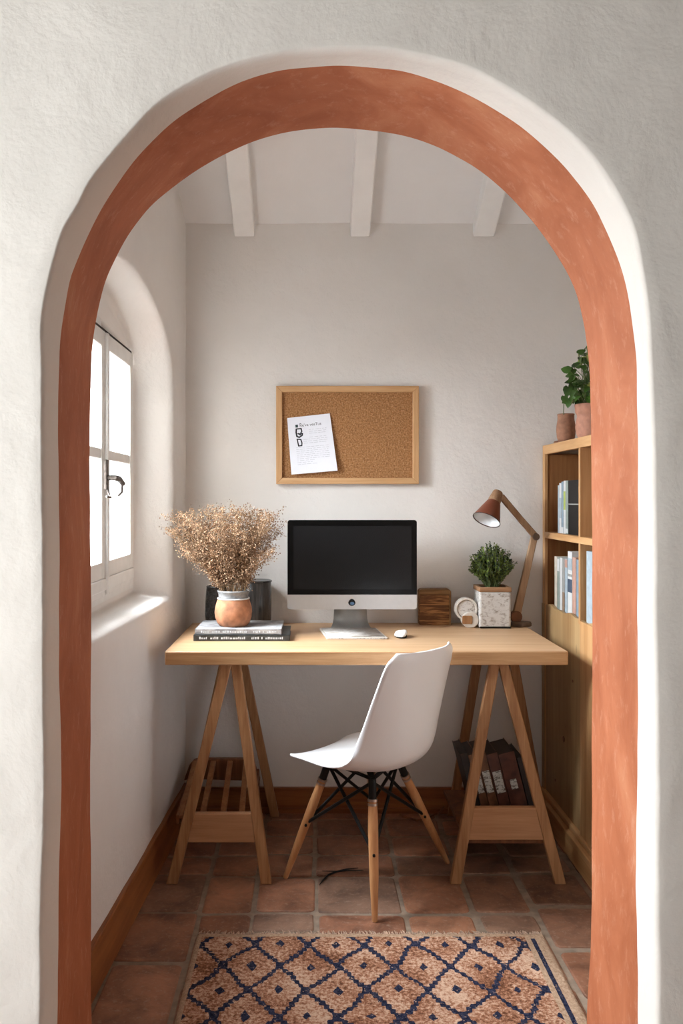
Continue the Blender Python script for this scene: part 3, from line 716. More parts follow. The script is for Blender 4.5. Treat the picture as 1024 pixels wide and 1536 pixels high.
bq = thing('dried_bouquet', (vc.x,vc.y,vz+.10), 'wide bunch of dried brown gypsophila in the terracotta vase', 'dried flowers')
rb_ = random.Random(21)
outline = [(-.262,.30),(-.245,.28),(-.19,.31),(-.16,.285),(-.10,.295),(-.04,.29),(.02,.30),(.07,.29),(.12,.295),(.17,.29),(.20,.245),(-.22,.22),(-.17,.20),(.16,.20),(-.13,.17),(.12,.16)]
def floret(mb, p, s, mi):
    a = rb_.uniform(0, 6.28); e = rb_.uniform(-1,1); d1 = V(math.cos(a), math.sin(a), e).normalized(); d2 = d1.cross(V(rb_.uniform(-1,1),rb_.uniform(-1,1),.5)).normalized(); d3 = d1.cross(d2)
    mb.add([p+d1*s, p-d1*s, p+d2*s*.8, p-d2*s*.8, p+d3*s*.8, p-d3*s*.8], [(0,2,4),(0,4,3),(0,3,5),(0,5,2),(1,4,2),(1,3,4),(1,5,3),(1,2,5)], mi)
nspr = 44
for k in range(nspr):
    t = (k+.5)/nspr; xs = -.225+.385*t + rb_.uniform(-.01,.01)
    top_z = (.315 if k % 3 else rb_.uniform(.24,.30)) - .10*abs(xs+.015)**1.3/.24**.9*.6
    if k % 4 == 3: xs *= .8; top_z *= .70
    if k % 6 == 1: top_z *= .85
    yd = rb_.uniform(-.085,.075)*(1-.3*abs(xs)/.25)
    base = vc+V(rb_.uniform(-.028,.028), rb_.uniform(-.02,.02), .07)
    tip = vc+V(xs, yd, .10+top_z-.012)
    ctrl = vc+V(xs*.42, yd*.3, .10+top_z*.52)
    mb = MB()
    path = lambda s_: base*(1-s_)**2+ctrl*2*s_*(1-s_)+tip*s_*s_
    mb.tube([path(i/7) for i in range(8)], [.0017-.0012*i/7 for i in range(8)], 5, 0)
    for j in range(58):
        s_ = .24+.76*(j/58)**.9; p = path(min(1, s_)); tang = (path(min(1, s_+.03))-path(s_-.03)).normalized()
        a = rb_.uniform(0, 6.28); sp_ = .034 if s_ > .5 else .024
        side = (V(math.cos(a), math.sin(a)*.8, rb_.uniform(-.3,.4))).normalized()
        e = p+(tang*rb_.uniform(.3,1.1)+side*rb_.uniform(.5,1.2))*sp_*(.5+.7*(1-abs(s_-.65)))
        md_ = (p+e)/2+V(0,0,.002)
        mb.tube([p, md_, e], [.0006,.0005,.0003], 3, 0, caps=False)
        for _ in range(8):
            pt = p.lerp(e, rb_.uniform(.3,1.1))+V(rb_.gauss(0,1), rb_.gauss(0,1), rb_.gauss(0,1))*.0058
            z_ = pt.z-vc.z-.10
            dx = pt.x-vc.x
            mi = rb_.choice((1,1,2,3)) if s_ > .5 else rb_.choice((1,3,3,2))
            floret(mb, pt, rb_.uniform(.0018,.0036), mi)
    mb.build('sprig', [M['dry_stem'], M['dry_a'], M['dry_b'], M['dry_c']], bq, smooth=False)

# dark vessels behind
v1 = P(326,0,3.36); bz = .7505
t = thing('black_jar', (v1.x,3.34,bz), 'black round-bottomed jar behind the bouquet, left of the streaked jug', 'jar')
mb = MB(); mb.lathe([(.028,0),(.036,.003),(.043,.020),(.046,.045),(.045,.09),(.042,.13),(.040,.150),(.041,.154),(.038,.156),(.036,.15)], (v1.x,3.34,bz), 40)
mb.build('body', M['black_glass'], t, ang=0)
v2 = P(384,0,3.37)
t = thing('streaked_jug', (v2.x,3.36,bz), 'dark streaked glossy straight jug against the back wall, right of the vase', 'jug')
MB().lathe([(.056,0),(.058,.003),(.0600,.09),(.0585,.168),(.056,.172),(.052,.172),(.050,.165)], (v2.x,3.37,bz), 48).build('body', M['streak'], t, ang=0)
MB().lathe([(.0585,.168),(.062,.1695),(.062,.1735),(.0585,.1755),(.0535,.174)], (v2.x,3.37,bz), 48).build('rim', M['black_glass'], t, ang=0)

# ---------------------------------------------------------------- wooden box, ornament, planter, lamp
wD = 3.37
a, b = P(628.5,884,wD), P(676.5,936,wD)
t = thing('wooden_block_box', ((a.x+b.x)/2,3.395,.75), 'rough brown wooden box with a lid, right of the computer', 'box')
MB().box((a.x+.0005,wD,.7503),(b.x-.006,wD+.055,a.z-.018)).build('body', M['block'], t, bevel=.004)
mb = MB(); mb.prism(rrect(a.x,b.x,a.z-.020,a.z,.012,corners=(1,1,0,0)), wD-.002, wD+.058); mb.build('lid', M['block_lid'], t, bevel=.003)
MB().box((b.x-.0075,wD-.0015,.7503),(b.x,wD+.057,a.z-.018)).build('side_board', M['block_lid'], t, bevel=.002)

oD = 3.315
oc = P(700,915,oD); t = thing('round_ornament', (oc.x,oD,.75), 'small speckled white round ornament with wooden foot inlay, left of the planter', 'ornament')
rot = Matrix.Rotation(PI/2, 4, 'X')
R_ = .043
MB().lathe([(.001,-.020),(R_-.006,-.020),(R_,-.014),(R_+.001,.010),(R_-.001,.019),(R_-.006,.020),(R_-.0075,.0145),(.001,.0145)], (oc.x-.003,oD+.01,oc.z+.004), 44, mat=rot).build('rim', M['cream'], t, ang=30)
MB().lathe([(.001,.0150),(R_-.012,.0155),(R_-.0085,.0145)], (oc.x-.003,oD+.01,oc.z+.004), 44, mat=rot).build('face', M['speckle'], t, ang=0)
fc_ = P(704,930,oD)
mb = MB(); mb.prism([(fc_.x+.032*math.cos(x), max(.7503, fc_.z+.002+.031*math.sin(x))) for x in [2*PI*k/36 for k in range(36)]], oD-.018, oD+.02); mb.build('foot', M['cream'], t, bevel=.003)
a, b = P(693,923.5,oD-.018), P(708,936,oD-.018)
mb = MB(); mb.prism(rrect(a.x,b.x,b.z,a.z,.004), oD-.0205, oD-.016); mb.build('wood_inlay', M['trestle'], t, bevel=.001)

pD = 3.285
a, b = P(718.5,881,pD), P(767,941,pD)
t = thing('potted_shrub', ((a.x+b.x)/2,pD+.06,.75), 'green small-leaved shrub in a whitewashed square planter in front of the lamp', 'plant')
px0, px1, pz1 = a.x, b.x, a.z; wdt = px1-px0
mb = MB(); mb.box((px0+.001,pD,.7503),(px1-.001,pD+wdt,pz1-.016)); pot = mb.build('planter', M['whitewash'], t, bevel=.008, seg=3)
MB().box((px0+.003,pD-.0012,.7503),(px1-.003,pD+.02,.7575)).build('base_strip', M['black_metal'], t, bevel=.001)
mb = MB()
for (x0,y0,x1,y1) in ((px0,pD-.001,px1,pD+.012),(px0,pD+wdt-.011,px1,pD+wdt+.001),(px0,pD+.012,px0+.012,pD+wdt-.011),(px1-.012,pD+.012,px1,pD+wdt-.011)):
    mb.box((x0,y0,pz1-.018),(x1,y1,pz1))
mb.build('rim', M['rim_wood'], t, bevel=.002)
MB().box((px0+.012,pD+.012,pz1-.014),(px1-.012,pD+wdt-.011,pz1-.008)).build('soil', M['soil'], t)
def leaf(mb, p, d, n, L, W, mi=0, fold=.15):
    s_ = d.cross(n).normalized(); n = s_.cross(d).normalized()
    mb.add([p, p+d*L*.35+s_*W*.5+n*fold*W, p+d*L*.75+s_*W*.38+n*fold*W*.6, p+d*L, p+d*L*.75-s_*W*.38+n*fold*W*.6, p+d*L*.35-s_*W*.5+n*fold*W, p+d*L*.4, p+d*L*.75],
           [(0,1,6),(1,2,7,6),(2,3,7),(0,6,5),(6,7,4,5),(7,3,4)], mi)
rp = random.Random(4)
gc = V((px0+px1)/2, pD+wdt/2, pz1-.01)
ms_, ml = MB(), MB()
for k in range(170):
    th = rp.uniform(0, 2*PI); ph = math.acos(1-rp.random()*1.08); rad = rp.uniform(.075,.088)
    d = V(math.sin(ph)*math.cos(th), math.sin(ph)*math.sin(th), math.cos(ph))
    tip = gc+V(d.x*.078, d.y*.072, max(-.005, .075+d.z*.085))+V(rp.gauss(0,.006),rp.gauss(0,.005),rp.gauss(0,.007))
    root = gc+V(rp.uniform(-.02,.02), rp.uniform(-.02,.02), 0); mid_ = root.lerp(tip,.5)+V(d.x*.012,d.y*.012,.012)
    path = [root, mid_, tip]; ms_.tube(path, [.0012,.0009,.0005], 4)
    for j in range(44):
        s_ = rp.uniform(.35,1.06); p = (root*(1-s_)**2+mid_*2*s_*(1-s_)+tip*s_*s_)
        dd = V(rp.gauss(0,1), rp.gauss(0,1), rp.gauss(.4,1)).normalized()
        leaf(ml, p, dd, V(rp.gauss(0,.5),rp.gauss(0,.5),1).normalized(), rp.uniform(.0055,.0105), rp.uniform(.004,.0062), 0 if rp.random() < .72 else 1)
ms_.build('stems', M['stem'], t); o = ml.build('foliage', [M['bush_leaf'], M['bush_dark']], t, smooth=False)

lD = 3.36
L = thing('desk_lamp', tuple(P(778,0,lD).xy)+(.75,), 'jointed wooden desk lamp with a rust-red metal shade', 'lamp')
bc = P(781,0,3.345); bc.x = .806
MB().lathe([(.037,0),(.040,.002),(.040,.012),(.037,.017),(.02,.018)], (bc.x,3.345,.7503), 40, sy=.8).build('base', M['lamp_base'], L, bevel=0)
elb = P(801,805,lD); low = P(772,912,lD); hd = P(748,745,lD-.04)
mb = MB(); mb.bar((low.x,lD,.768),(elb.x,elb.y,elb.z), .030, .022, up=(0,1,0), w2=.024); mb.build('lower_arm', M['lamp_wood'], L, bevel=.003)
mb = MB(); mb.bar(elb+V(.004,-.0,.002), hd+V(.008,0,.0), .024, .020, up=(0,1,0), w2=.021); mb.bar(elb+V(.012,.014,.004), hd+V(.016,.012,.006), .012,.010, up=(0,1,0)); mb.build('upper_arm', M['lamp_wood'], L, bevel=.003)
MB().lathe([(.012,-.018),(.014,-.014),(.014,.014),(.012,.018)], elb+V(.004,0,0), 20, mat=rot).build('elbow_joint', M['lamp_base'], L, bevel=0)
MB().lathe([(.020,-.016),(.023,-.012),(.023,.012),(.020,.016)], (low.x+.003,lD,.785), 24, mat=rot).build('base_joint', M['dark_wood'], L)
ax = V(-.42,-.36,-.83).normalized()
q_ = V(0,0,-1).rotation_difference(ax).to_matrix().to_4x4()
# shade: z runs down the local -z axis
st = P(741,752,lD-.04)
MB().lathe([(.0235,-.003),(.027,-.008),(.053,-.082),(.0545,-.0855)], st, 48, mat=q_).build('shade', M['shade'], L, ang=60)
sh = bpy.data.objects['shade']
# open the shade: remove its caps and give it wall thickness
import bmesh
bm = bmesh.new(); bm.from_mesh(sh.data); bmesh.ops.delete(bm, geom=[f for f in bm.faces if len(f.verts) > 4], context='FACES'); bm.to_mesh(sh.data); bm.free()
mb = MB(); mb.lathe([(.0215,-.004),(.025,-.009),(.0515,-.083)], st, 48, mat=q_)
sh.data.update()
o = mb.build('shade_lining', M['shade_in'], L, ang=60)
bm = bmesh.new(); bm.from_mesh(o.data)
big = sorted([f for f in bm.faces if len(f.verts) > 4], key=lambda f: f.calc_area())[-1]
bmesh.ops.delete(bm, geom=[big], context='FACES'); bm.to_mesh(o.data); bm.free()
mb = MB(); rr_ = [q_ @ V(.0535*math.cos(2*PI*k/48), .0535*math.sin(2*PI*k/48), -.0850)+st for k in range(49)]
mb.tube(rr_, .0014, 6, caps=False).build('shade_rim', M['shade_rim'], L)
mb = MB(); mb.lathe([(.0245,-.008),(.0245,.004),(.0215,.026),(.0195,.040),(.017,.044)], st, 28, mat=q_); mb.build('lamp_head', M['lamp_wood'], L)
mb = MB(); mb.lathe([(.001,-.012),(.009,-.014),(.011,-.02),(.018,-.036),(.017,-.048),(.010,-.056),(.002,-.058)], st, 20, mat=q_); mb.build('bulb', M['white_rim'], L)

# ---------------------------------------------------------------- bookcase
BX, BT, BY0, BY1 = .913, 1.452, 2.50, 3.436; BXR = 1.205
bc_ = thing('bookcase', (1.06,2.97,0), 'tall pine bookcase with open cubbies above a closed panel', 'bookcase')
mb = MB(); mb.box((BX+.016,BY0,BT-.018),(BXR,BY1,BT)); mb.box((BX,BY0,BT-.036),(BX+.016,BY1,BT)); mb.build('top_board', M['shelf'], bc_, bevel=.002)
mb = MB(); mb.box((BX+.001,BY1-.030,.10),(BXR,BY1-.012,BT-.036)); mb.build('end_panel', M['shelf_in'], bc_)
mb = MB(); mb.box((BX,BY1-.034,.10),(BX+.012,BY1,BT-.034)); mb.build('face_stile', M['shelf_z'], bc_, bevel=.001)
mb = MB(); mb.box((BX,BY0,.0),(BXR,BY0+.018,BT-.018)); mb.build('end_panel', M['shelf_z'], bc_, bevel=.002)
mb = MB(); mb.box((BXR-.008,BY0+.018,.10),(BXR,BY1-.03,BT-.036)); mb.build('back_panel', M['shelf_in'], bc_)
mb = MB(); mb.box((BX+.016,BY0+.018,1.094),(BXR-.009,BY1-.031,1.112)); mb.box((BX,BY0+.018,1.088),(BX+.016,BY1-.031,1.112)); mb.build('shelf_board', M['shelf'], bc_, bevel=.0015)
mb = MB(); mb.box((BX+.0165,BY0+.018,.795),(BXR-.009,BY1-.031,.812)); mb.build('shelf_board', M['shelf'], bc_, bevel=.001)
for z0, z1 in ((1.112,BT-.036),(.812,1.088)):
    mb = MB(); mb.box((BX+.001,2.958,z0),(BXR-.009,2.976,z1)); mb.build('divider', M['shelf_z'], bc_, bevel=.001)
# lower panel with a gently waved top edge
mb = MB(); n = 30; ys = [BY0+.018+(BY1-.034-BY0-.018)*i/n for i in range(n+1)]
zt = [.828+.004*math.sin(y*23)+.003*math.sin(y*51+1) for y in ys]
vs = []
for x in (BX+.004, BX+.016):
    vs += [V(x,y,.10) for y in ys]+[V(x,y,z) for y, z in zip(ys, zt)]
m_ = n+1; fs = []
for i in range(n):
    fs += [(i,i+1,m_+i+1,m_+i),(2*m_+i,3*m_+i,3*m_+i+1,2*m_+i+1),(m_+i,m_+i+1,3*m_+i+1,3*m_+i)]
mb.add(vs, fs); mb.build('lower_panel', M['shelf_panel'], bc_, smooth=False)
mb = MB(); mb.box((BX-.003,BY1-.032,.0),(BX+.004,BY1,.83)); mb.build('panel_stile', M['shelf_panel'], bc_, bevel=.001)
mb = MB(); mb.box((BX-.004,2.80,.10),(BX+.0045,2.945,.826)); mb.build('panel_stile', M['shelf_z'], bc_, bevel=.002)
mb = MB(); mb.box((BX-.028,BY0,.0),(BX+.02,BY1,.082)); mb.box((BX-.012,BY0,.082),(BX+.02,BY1,.102)); mb.build('plinth', M['shelf'], bc_, bevel=.003)

for kx, kz, ra_ in ((3.16,.365,.013),(3.27,.18,.006),(3.05,.60,.006)):
    mb = MB(); mb.add([V(BX+.0035, kx+ra_*math.cos(t_), kz+ra_*.85*math.sin(t_)) for t_ in [2*PI*k/16 for k in range(16)]], [tuple(range(16))]); mb.build('knot', M['dark_wood'], bc_, smooth=False, thick=.001)
# things on the bookcase
pc = V(P(848.5,0,3.26).x, 3.26, BT+.0005)
t = thing('clay_pot', tuple(pc), 'small dark brown clay pot on the bookcase, left of the leafy plant', 'pot')
MB().lathe([(.024,0),(.027,.001),(.033,.020),(.0355,.045),(.0345,.065),(.031,.085),(.0305,.100),(.032,.107),(.030,.108),(.027,.106),(.027,.09)], pc, 36).build('body', M['clay_brown'], t, ang=0)
MB().lathe([(.0265,.088),(.027,.092),(.001,.094)], pc, 24).build('soil', M['soil'], t)
sd = V(P(836,0,3.33).x, 3.33, BT+.0005)
mb = MB(); mb.lathe([(.010,0),(.014,.002),(.015,.006),(.012,.010),(.004,.012)], sd, 20); o = mb.build('pebble', M['clay_brown']); tag(o, 'tiny dark pebble lying on the bookcase beside the small pot', 'pebble')
pc2 = V(P(884,0,3.10).x, 3.10, BT+.0005)
t = thing('potted_pothos', tuple(pc2), 'leafy green trailing plant in a pink clay pot on the bookcase', 'plant')
MB().lathe([(.034,0),(.037,.001),(.046,.022),(.0495,.045),(.0475,.065),(.0435,.082),(.0440,.090),(.0495,.098),(.052,.122),(.0515,.127),(.047,.127),(.044,.118),(.044,.10)], pc2, 40).build('pot', M['clay_pink'], t, ang=30)
MB().lathe([(.044,.112),(.0445,.117),(.001,.119)], pc2, 24).build('soil', M['soil'], t)
rl = random.Random(9); mst = MB(); leaves = []
def stemleaf(root, tip, L_, mi=0):
    md_ = root.lerp(tip,.55)+V(0,0,.03); mst.tube([root, md_, tip], [.0018,.0015,.001], 5)
    d = (tip-md_).normalized()+V(rl.gauss(0,.5),rl.gauss(0,.5),-.5); leaves.append((tip, d.normalized(), L_, mi))
for k in range(120):
    th = rl.uniform(0,2*PI); hgt = rl.uniform(.0,.185); rr0 = (.075 if hgt < .12 else .055)*math.sqrt(rl.random())
    stemleaf(pc2+V(rl.uniform(-.02,.02),rl.uniform(-.02,.02),.115), pc2+V(rr0*math.cos(th)*1.0-.003, rr0*math.sin(th), .135+hgt), rl.uniform(.026,.040), 1 if k % 13 == 5 else 0)
ml = MB()
def heart(mb, p, d, n, L_, mi):
    s_ = d.cross(n).normalized(); n = s_.cross(d).normalized(); W = L_*.42
    o_ = [(0,0),(-.10,.5),(.10,.95),(.38,1.0),(.70,.62),(1.0,0)]
    mid_ = [p+d*L_*t_-n*L_*.06*(t_-.5)**2*4 for t_ in (.0,.0,.1,.38,.7,1.0)]
    lft = [p+d*L_*a_+s_*W*b_+n*(.12*L_*b_-L_*.10*a_*a_) for a_, b_ in o_]; rgt = [p+d*L_*a_-s_*W*b_+n*(.12*L_*b_-L_*.10*a_*a_) for a_, b_ in o_]
    mb.add(mid_+lft+rgt, [(1,7,8,2),(2,8,9,3),(3,9,10,4),(4,10,11)]+[(1,2,14,13),(2,3,15,14),(3,4,16,15),(4,17,16)], mi)
for p, d, L_, mi in leaves: heart(ml, p, d, V(rl.gauss(-.5,.5),rl.gauss(-.8,.5),.7).normalized(), L_, mi)
# trailing shoot on the left, hanging over the small pot
v_ = [pc2+V(-.03,.0,.118), P(866,590,3.10), P(852,585,3.12), P(845.5,596,3.13), P(845,622,3.14), P(846,620,3.14)]
mst.tube(v_, [.0016]*6, 6)
for (px_, py_, dx, dz, L_) in ((852,580,-.2,-1,.040),(857,583,.3,-1,.042),(846,594,.05,-1,.030),(868,600,-.3,-1,.032),(862,566,-.7,-.5,.034),(860,553,-.6,-.8,.034)):
    heart(ml, P(px_,py_,3.11), V(dx,-.15,dz).normalized(), V(-.3,-1,.25).normalized(), L_, 0)
mst.build('stems', M['stem'], t); ml.build('foliage', [M['leaf'], M['leaf_yellow']], t, ang=0)

def shelf_book(name, d0, d1, z0, h, depth, mat, label, group, x0=.93, tilt=0, band=None, cat='book'):
    t = thing(name, (x0, (d0+d1)/2, z0), label, cat, group)
    c = MB(); c.box((x0,d0,z0),(x0+.0016,d1,z0+h)); c.box((x0,d0,z0),(x0+depth,d0+.0012,z0+h)); c.box((x0,d1-.0012,z0),(x0+depth,d1,z0+h))
    co_ = c.build('cover', mat, t, bevel=.0006)
    p = MB(); p.box((x0+.0016,d0+.0012,z0+.002),(x0+depth-.003,d1-.0012,z0+h-.002)); p.build('pages', M['pages'], t)
    if band:
        for (a_, b_, mt_) in band:
            g = MB(); g.box((x0-.0006,d0+.0008,z0+h*a_),(x0+.0004,d1-.0008,z0+h*b_)); g.build('spine_band', mt_, t)
    if tilt: t.rotation_euler = (tilt, 0, 0)
    return t
B = lambda n, c, v=.15: plain(n, c, .4, var=v, scale=40)
bl, wh, gr, lm, cr, bk, gb, nv, gy, br_, pk = B('pale_blue_cover',(.38,.46,.52)), B('white_cover',(.66,.67,.67),.06), B('grey_green_cover',(.26,.31,.28)), B('lime_cover',(.42,.50,.10)), B('cream_cover',(.66,.60,.50)), plain('black_cover',(.004,.004,.005),.45,spec=.2,var=.3), B('steel_blue_cover',(.22,.30,.37)), B('navy_cover',(.06,.09,.14)), B('grey_cover',(.33,.33,.32)), B('brown_cover',(.28,.19,.13)), B('pink_cover',(.50,.30,.24))
G1, G2, G3 = 'thin books in the upper left cubby', 'books in the lower left cubby', 'books in the lower right cubby'
zu = 1.1125
for (d0, d1, h, mt_, lb, bd) in (
    (3.272,3.290,.180,bl,'thin pale blue book at the wall end of the upper cubby row',None),
    (3.244,3.270,.188,wh,'white book with grey-blue band, second from the wall in the upper cubby',[(.3,.7,bl)]),
    (3.216,3.242,.193,gb,'steel blue book with white foot in the upper cubby',[(.0,.12,wh)]),
    (3.190,3.214,.196,wh,'white book with a lime green spine patch in the upper cubby',[(.45,.8,lm)]),
    (3.158,3.188,.196,gr,'grey-green book directly beside the black volume in the upper cubby',[(.02,.10,wh)])):
    shelf_book('book', d0, d1, zu, h, .19, mt_, lb, G1, x0=.932, band=bd)
t = shelf_book('book', 3.005, 3.154, zu, .196, .19, bk, 'wide black volume leaning by the divider in the upper cubby', G1, x0=.932, band=[(.55,.57,gy)])
zl = .8125
for (d0, d1, h, mt_, lb, bd) in (
    (3.300,3.335,.208,cr,'cream book at the wall end of the lower cubby row',None),
    (3.268,3.297,.207,gr,'grey-green book with white top, beside the cream one in the lower cubby',[(.75,.97,wh)]),
    (3.232,3.265,.208,wh,'plain white book in the middle of the lower left cubby',None),
    (3.200,3.229,.206,gy,'grey book with brown lower half in the lower left cubby',[(.03,.4,br_)]),
    (3.166,3.197,.208,bl,'pale book with pink cap in the lower left cubby',[(.85,.99,pk)]),
    (3.110,3.162,.238,wh,'tall white book with dark blue patch in the lower left cubby',[(.38,.58,nv),(.62,.66,gy),(.72,.9,bl)]),
    (3.064,3.106,.220,pk,'pink book beside the tall patterned one, lower left cubby',None),
    (3.020,3.060,.215,gb,'slate blue book touching the divider in the lower left cubby',None)):
    shelf_book('book', d0, d1, zl, h, .20, mt_, lb, G2, x0=.932, band=bd)
for (d0, d1, h, mt_, lb) in ((2.880,2.940,.252,bl,'large pale blue-grey book just right of the divider, lower cubby'),(2.825,2.876,.250,wh,'large white book right of the blue-grey one, lower cubby'),(2.77,2.82,.245,pk,'large pinkish book next to the arch edge, lower cubby')):
    shelf_book('book', d0, d1, zl, h, .20, mt_, lb, G3, x0=.930)

# old volumes on the right trestle's shelf, leaning to the left
M['leather'] = plain('old_brown_leather', (.085,.028,.018), .45, var=.6, scale=25)
M['leather_b'] = plain('old_tan_leather', (.13,.055,.025), .45, var=.6, scale=25)
M['leather_c'] = plain('black_leather', (.016,.010,.009), .5, var=.5, scale=25)
M['lab'] = distressed('worn_paper_label', (.55,.54,.50), (.12,.10,.08), 60, .44, .50)
zz = .1345; fy = 2.99
specs = [(.520,.022,.24,M['leather_c'],None,'black leather volume at the left end of the leaning row'),
         (.545,.024,.235,M['leather_b'],(.42,.72),'brown volume with a narrow white label, left in the leaning row'),
         (.572,.028,.24,M['leather_b'],(.42,.74),'tan volume with a big white label left of centre in the leaning row'),
         (.603,.034,.24,M['leather'],(.42,.74),'red-brown volume with the widest white label in the leaning row'),
         (.642,.050,.245,M['leather'],(.48,.62),'thick red-brown volume with scribbled mark in the leaning row'),
         (.697,.018,.225,M['leather_c'],None,'thin black volume at the right end of the leaning row')]
lean = -.25
xcur = .568
for (x_, tk, h, mt_, lab, lb) in specs:
    tk *= 1.14
    t = thing('old_volume', (xcur+tk, fy, zz), lb, 'book', 'old bound volumes leaning on the trestle shelf')
    t['_o'] = (0,0,0)
    c = MB(); c.box((-tk,0,0),(0,.004,h)); c.box((-tk,0,0),(-tk+.002,.17,h)); c.box((-.002,0,0),(0,.17,h)); c.build('cover', mt_, t, bevel=.0012, local=True)
    p = MB(); p.box((-tk+.002,.004,.003),(-.002,.166,h-.003)); p.build('pages', M['leather_c'], t, local=True)
    if lab:
        g = MB(); wI = .12 if lab[1]-lab[0] > .2 else .3; g.box((-tk*(1-wI),-.0008,h*lab[0]),(-tk*wI,.001,h*lab[1])); g.build('spine_label', M['lab'], t, local=True)
        g = MB(); g.box((-tk*.7,-.0008,h*.14),(-tk*.3,.001,h*.19)); g.build('spine_mark', M['white_ink'], t, local=True)
    t.rotation_euler = (0, lean, 0)
    xcur += tk/math.cos(lean)+.0012

# ---------------------------------------------------------------- chair
cc = V(.174,2.738,0); thf = math.radians(41)
Fv = V(-math.cos(thf), math.sin(thf), 0); Rv = V(math.sin(thf), math.cos(thf), 0)
ch = thing('shell_chair', (cc.x,cc.y,0), 'white moulded shell chair on wooden dowel legs, facing the desk', 'chair')
prf = [(.206,.404,.120),(.198,.415,.160),(.160,.426,.196),(.09,.430,.218),(.01,.421,.224),(-.07,.415,.226),(-.135,.424,.226),(-.180,.452,.222),(-.203,.500,.217),(-.216,.570,.212),(-.229,.650,.206),(-.242,.715,.198),(-.250,.750,.192),(-.257,.775,.180),(-.262,.795,.150)]
def shell(u, v):
    n_ = len(prf)-1; s_ = v*n_; i = min(int(s_), n_-1); f_ = s_-i
    def cr_(k):
        p0, p1, p2, p3 = (prf[max(0,min(n_,i+j))][k] for j in (-1,0,1,2))
        return .5*((2*p1)+(-p0+p2)*f_+(2*p0-5*p1+4*p2-p3)*f_*f_+(-p0+3*p1-3*p2+p3)*f_**3)
    f0, z0, w0 = cr_(0)*.97, cr_(1), cr_(2)*.93
    x = 2*u-1
    bk_ = max(0, min(1, (v-.30)/.35)); ns = V(0,0,1)*(1-bk_)+Fv*bk_; ns.normalize()
    amt = .014+.055*math.exp(-((v-.52)/.18)**2)+.030*bk_
    return cc+Fv*f0+V(0,0,z0)+Rv*(x*w0)+ns*(amt*abs(x)**2.4)
mb = MB(); mb.grid(shell, 28, 52); mb.build('seat_shell', M['white_plastic'], ch, ang=0, thick=.0065)
hub = cc+V(0,0,.395)
feet = [V(.184,2.545,0), V(-.088,2.84,0), V(.462,2.955,0), V(.232,3.17,0)]
tops = []
for k, f_ in enumerate(feet):
    d = (V(f_.x-cc.x, f_.y-cc.y, 0)).normalized(); tops.append(cc+d*(.130)+V(0,0,.392))
legs = []
for f_, tp in zip(feet, tops):
    tp2 = tp+(f_-tp)*.13
    pts = [f_.lerp(tp2, s_) for s_ in (0,.01,.35,.75,.95,1)]
    lg_ = MB().tube(pts, [.0075,.0085,.0135,.0155,.0135,.010], 16).build('leg', M['beech'], ch, ang=50)
    mb = MB(); mb.tube([tp2+(tp-tp2)*-.08, tp+V(0,0,.006)], [.0125,.012], 14); mb.build('bracket', M['black_metal'], ch)
    mb = MB(); m1, m2 = tp2, tp2+(f_-tp2)*.02
    mb.tube([m1, m2], .0155, 14); mb.tube([m1+(f_-tp2)*.035, m2+(f_-tp2)*.035], .015, 14); mb.build('washer', M['brass'], ch)
order = [0,1,3,2]
for a_, b_ in zip(order, order[1:]+order[:1]):
    for s0, s1 in ((a_,b_),(b_,a_)):
        p, q2 = tops[s0]+V(0,0,-.004), feet[s1].lerp(tops[s1], .48)
        MB().tube([p, q2], .0056, 8).build('brace', M['black_metal'], ch)
mb = MB()
for k in range(4):
    a_, b_ = tops[order[k]], tops[order[(k+1)%4]]; mb.bar(a_+V(0,0,.006), b_+V(0,0,.006), .014, .005, up=(0,0,1))
for a_ in tops: mb.bar(a_+V(0,0,.008), cc+V(0,0,.402), .018, .006, up=(0,0,1))
mb.lathe([(.02,.398),(.024,.402),(.024,.412),(.018,.416)], cc, 20)
mb.build('under_frame', M['black_metal'], ch)
for k in range(4):
    p = feet[k].lerp(tops[k], .48)
    MB().tube([p+V(-.0,-.020,0), p+V(0,.018,0)], .0045, 8).build('bolt', M['black_metal'], ch)

# ---------------------------------------------------------------- rug and cord
rx0, rx1, ry1, ry0 = -.325, .655, 2.462, 1.25
rc_ = V((rx0+rx1)/2, 1.76, 0)
rg = thing('rug', (rc_.x, 1.76, 0), 'terracotta and navy diamond-pattern rug on the tiles', 'rug')
def rugp(u, v):
    x = rx0+(rx1-rx0)*u; y = ry0+(ry1-ry0)*v
    e = min(u, 1-u)*(rx1-rx0); e2 = min(v, 1-v)*(ry1-ry0); ed = min(1, min(e, e2)/.008)
    n_ = noise.noise(V(x*40, y*40, 0))
    return V(x+.003*noise.noise(V(y*9,3,0)), y+.004*noise.noise(V(x*9,7,0)), .002+.007*ed**.5+.0016*n_+.0012*noise.noise(V(x*7,y*7,2)))
mb = MB(); mb.grid(rugp, 200, 240); mb.build('pile', M['rug'], rg, ang=0)
mb = MB(); mb.box((rx0+.004,ry0+.004,.0004),(rx1-.004,ry1-.004,.003)); mb.build('backing', M['fringe'], rg)
mb = MB(); rf_ = random.Random(2); x = rx0+.003
while x < rx1-.003:
    yb = ry1-.004; L_ = rf_.uniform(.014,.03); dx = rf_.uniform(-.008,.008)
    mb.tube([V(x,yb,.006), V(x+dx*.4,yb+L_*.5,.005), V(x+dx,yb+L_,.003)], [.0022,.002,.001], 4); x += rf_.uniform(.003,.006)
o = mb.build('fringe', M['fringe'], rg); o['kind'] = 'stuff'
mb = MB(); A = lambda px_, py_: V((px_-VX)*H/(py_-VY), F*H/(py_-VY), .0035)
mb.tube([A(479,1329), A(484,1322), A(492,1314), A(504,1309), A(520,1307), A(545,1307)], [.001,.0028,.003,.003,.0022,.001], 8)
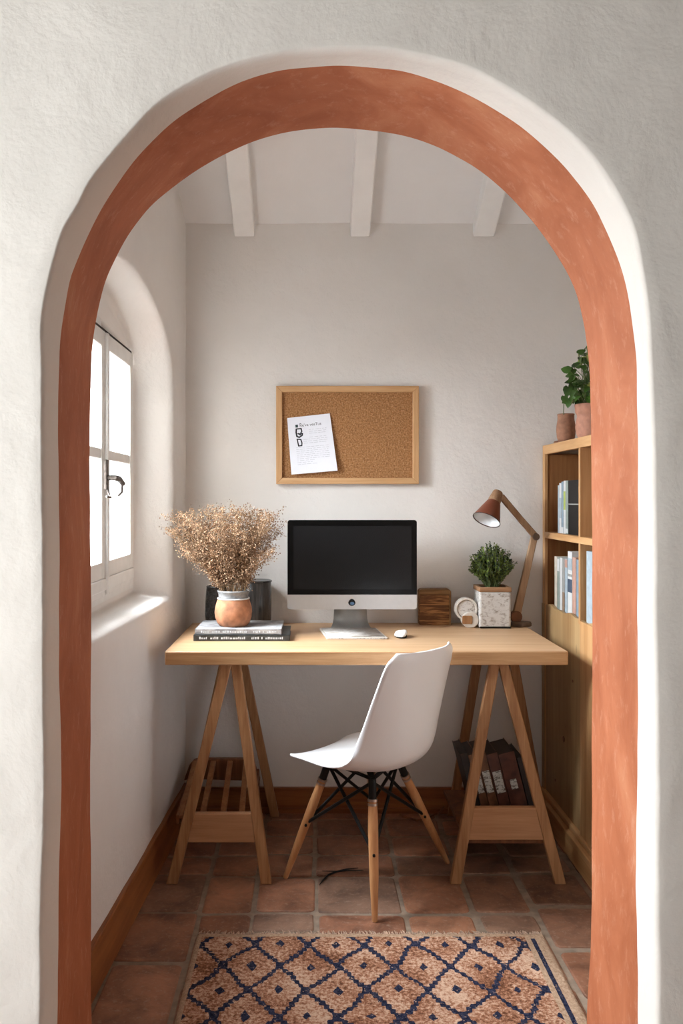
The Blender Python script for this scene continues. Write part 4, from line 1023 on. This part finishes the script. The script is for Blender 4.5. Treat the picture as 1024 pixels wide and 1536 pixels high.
mb.tube([A(483,1308), A(505,1308.5), A(520,1305), A(537,1303.5)], [.001,.0022,.0022,.001], 8)
o = mb.build('floor_cable', M['black_metal']); tag(o, 'short black cord lying on the tiles beneath the chair', 'cord')
mb = MB(); mb.tube([V(.34,3.37,.012), V(.40,3.33,.006), V(.44,3.35,.004), V(.50,3.41,.006), V(.52,3.415,.03)], .004, 8)
o = mb.build('floor_cable', M['dark_wood']); tag(o, 'thin dark cord along the back baseboard behind the chair', 'cord')

# ---------------------------------------------------------------- light
w = bpy.data.worlds.new('sky'); sc.world = w; w.use_nodes = True
bg = w.node_tree.nodes['Background']; bg.inputs[0].default_value = (.86,.93,1,1); bg.inputs[1].default_value = 6.0
def area(name, loc, target, sx, sy, e, col):
    l = bpy.data.lights.new(name, 'AREA'); l.shape = 'RECTANGLE'; l.size = sx; l.size_y = sy; l.energy = e; l.color = col
    o = bpy.data.objects.new(name, l); C.objects.link(o); o.location = loc
    o.rotation_euler = (Vector(target)-Vector(loc)).to_track_quat('-Z','Y').to_euler(); return o
area('daylight_window', (-1.5,2.75,2.0), (-.1,2.55,1.0), 1.3, 1.2, 340, (.90,.95,1))
area('daylight_room', (-1.95,.55,1.25), (0,.95,1.0), 1.4, 1.7, 24, (1,.985,.955))

# ---------------------------------------------------------------- camera
cam = bpy.data.cameras.new('camera'); co2 = bpy.data.objects.new('camera', cam); C.objects.link(co2); sc.camera = co2
co2.location = (0,0,H); co2.rotation_euler = (PI/2,0,0)
cam.sensor_fit = 'VERTICAL'; cam.sensor_height = 36; cam.sensor_width = 24; cam.lens = F/1536*36
cam.shift_x = (512-VX)/1536; cam.shift_y = -(768-VY)/1536; cam.clip_start = .02
sc.view_settings.view_transform = 'Standard'; sc.view_settings.look = 'None'; sc.view_settings.gamma = 1; sc.view_settings.use_curve_mapping = False
sc.view_settings.exposure = 0.28
sc.cycles.use_denoising = True; sc.cycles.max_bounces = 10; sc.cycles.diffuse_bounces = 6; sc.cycles.transparent_max_bounces = 12
sc.cycles.sample_clamp_indirect = 8
for o in bpy.data.objects:
    if '_o' in o: del o['_o']
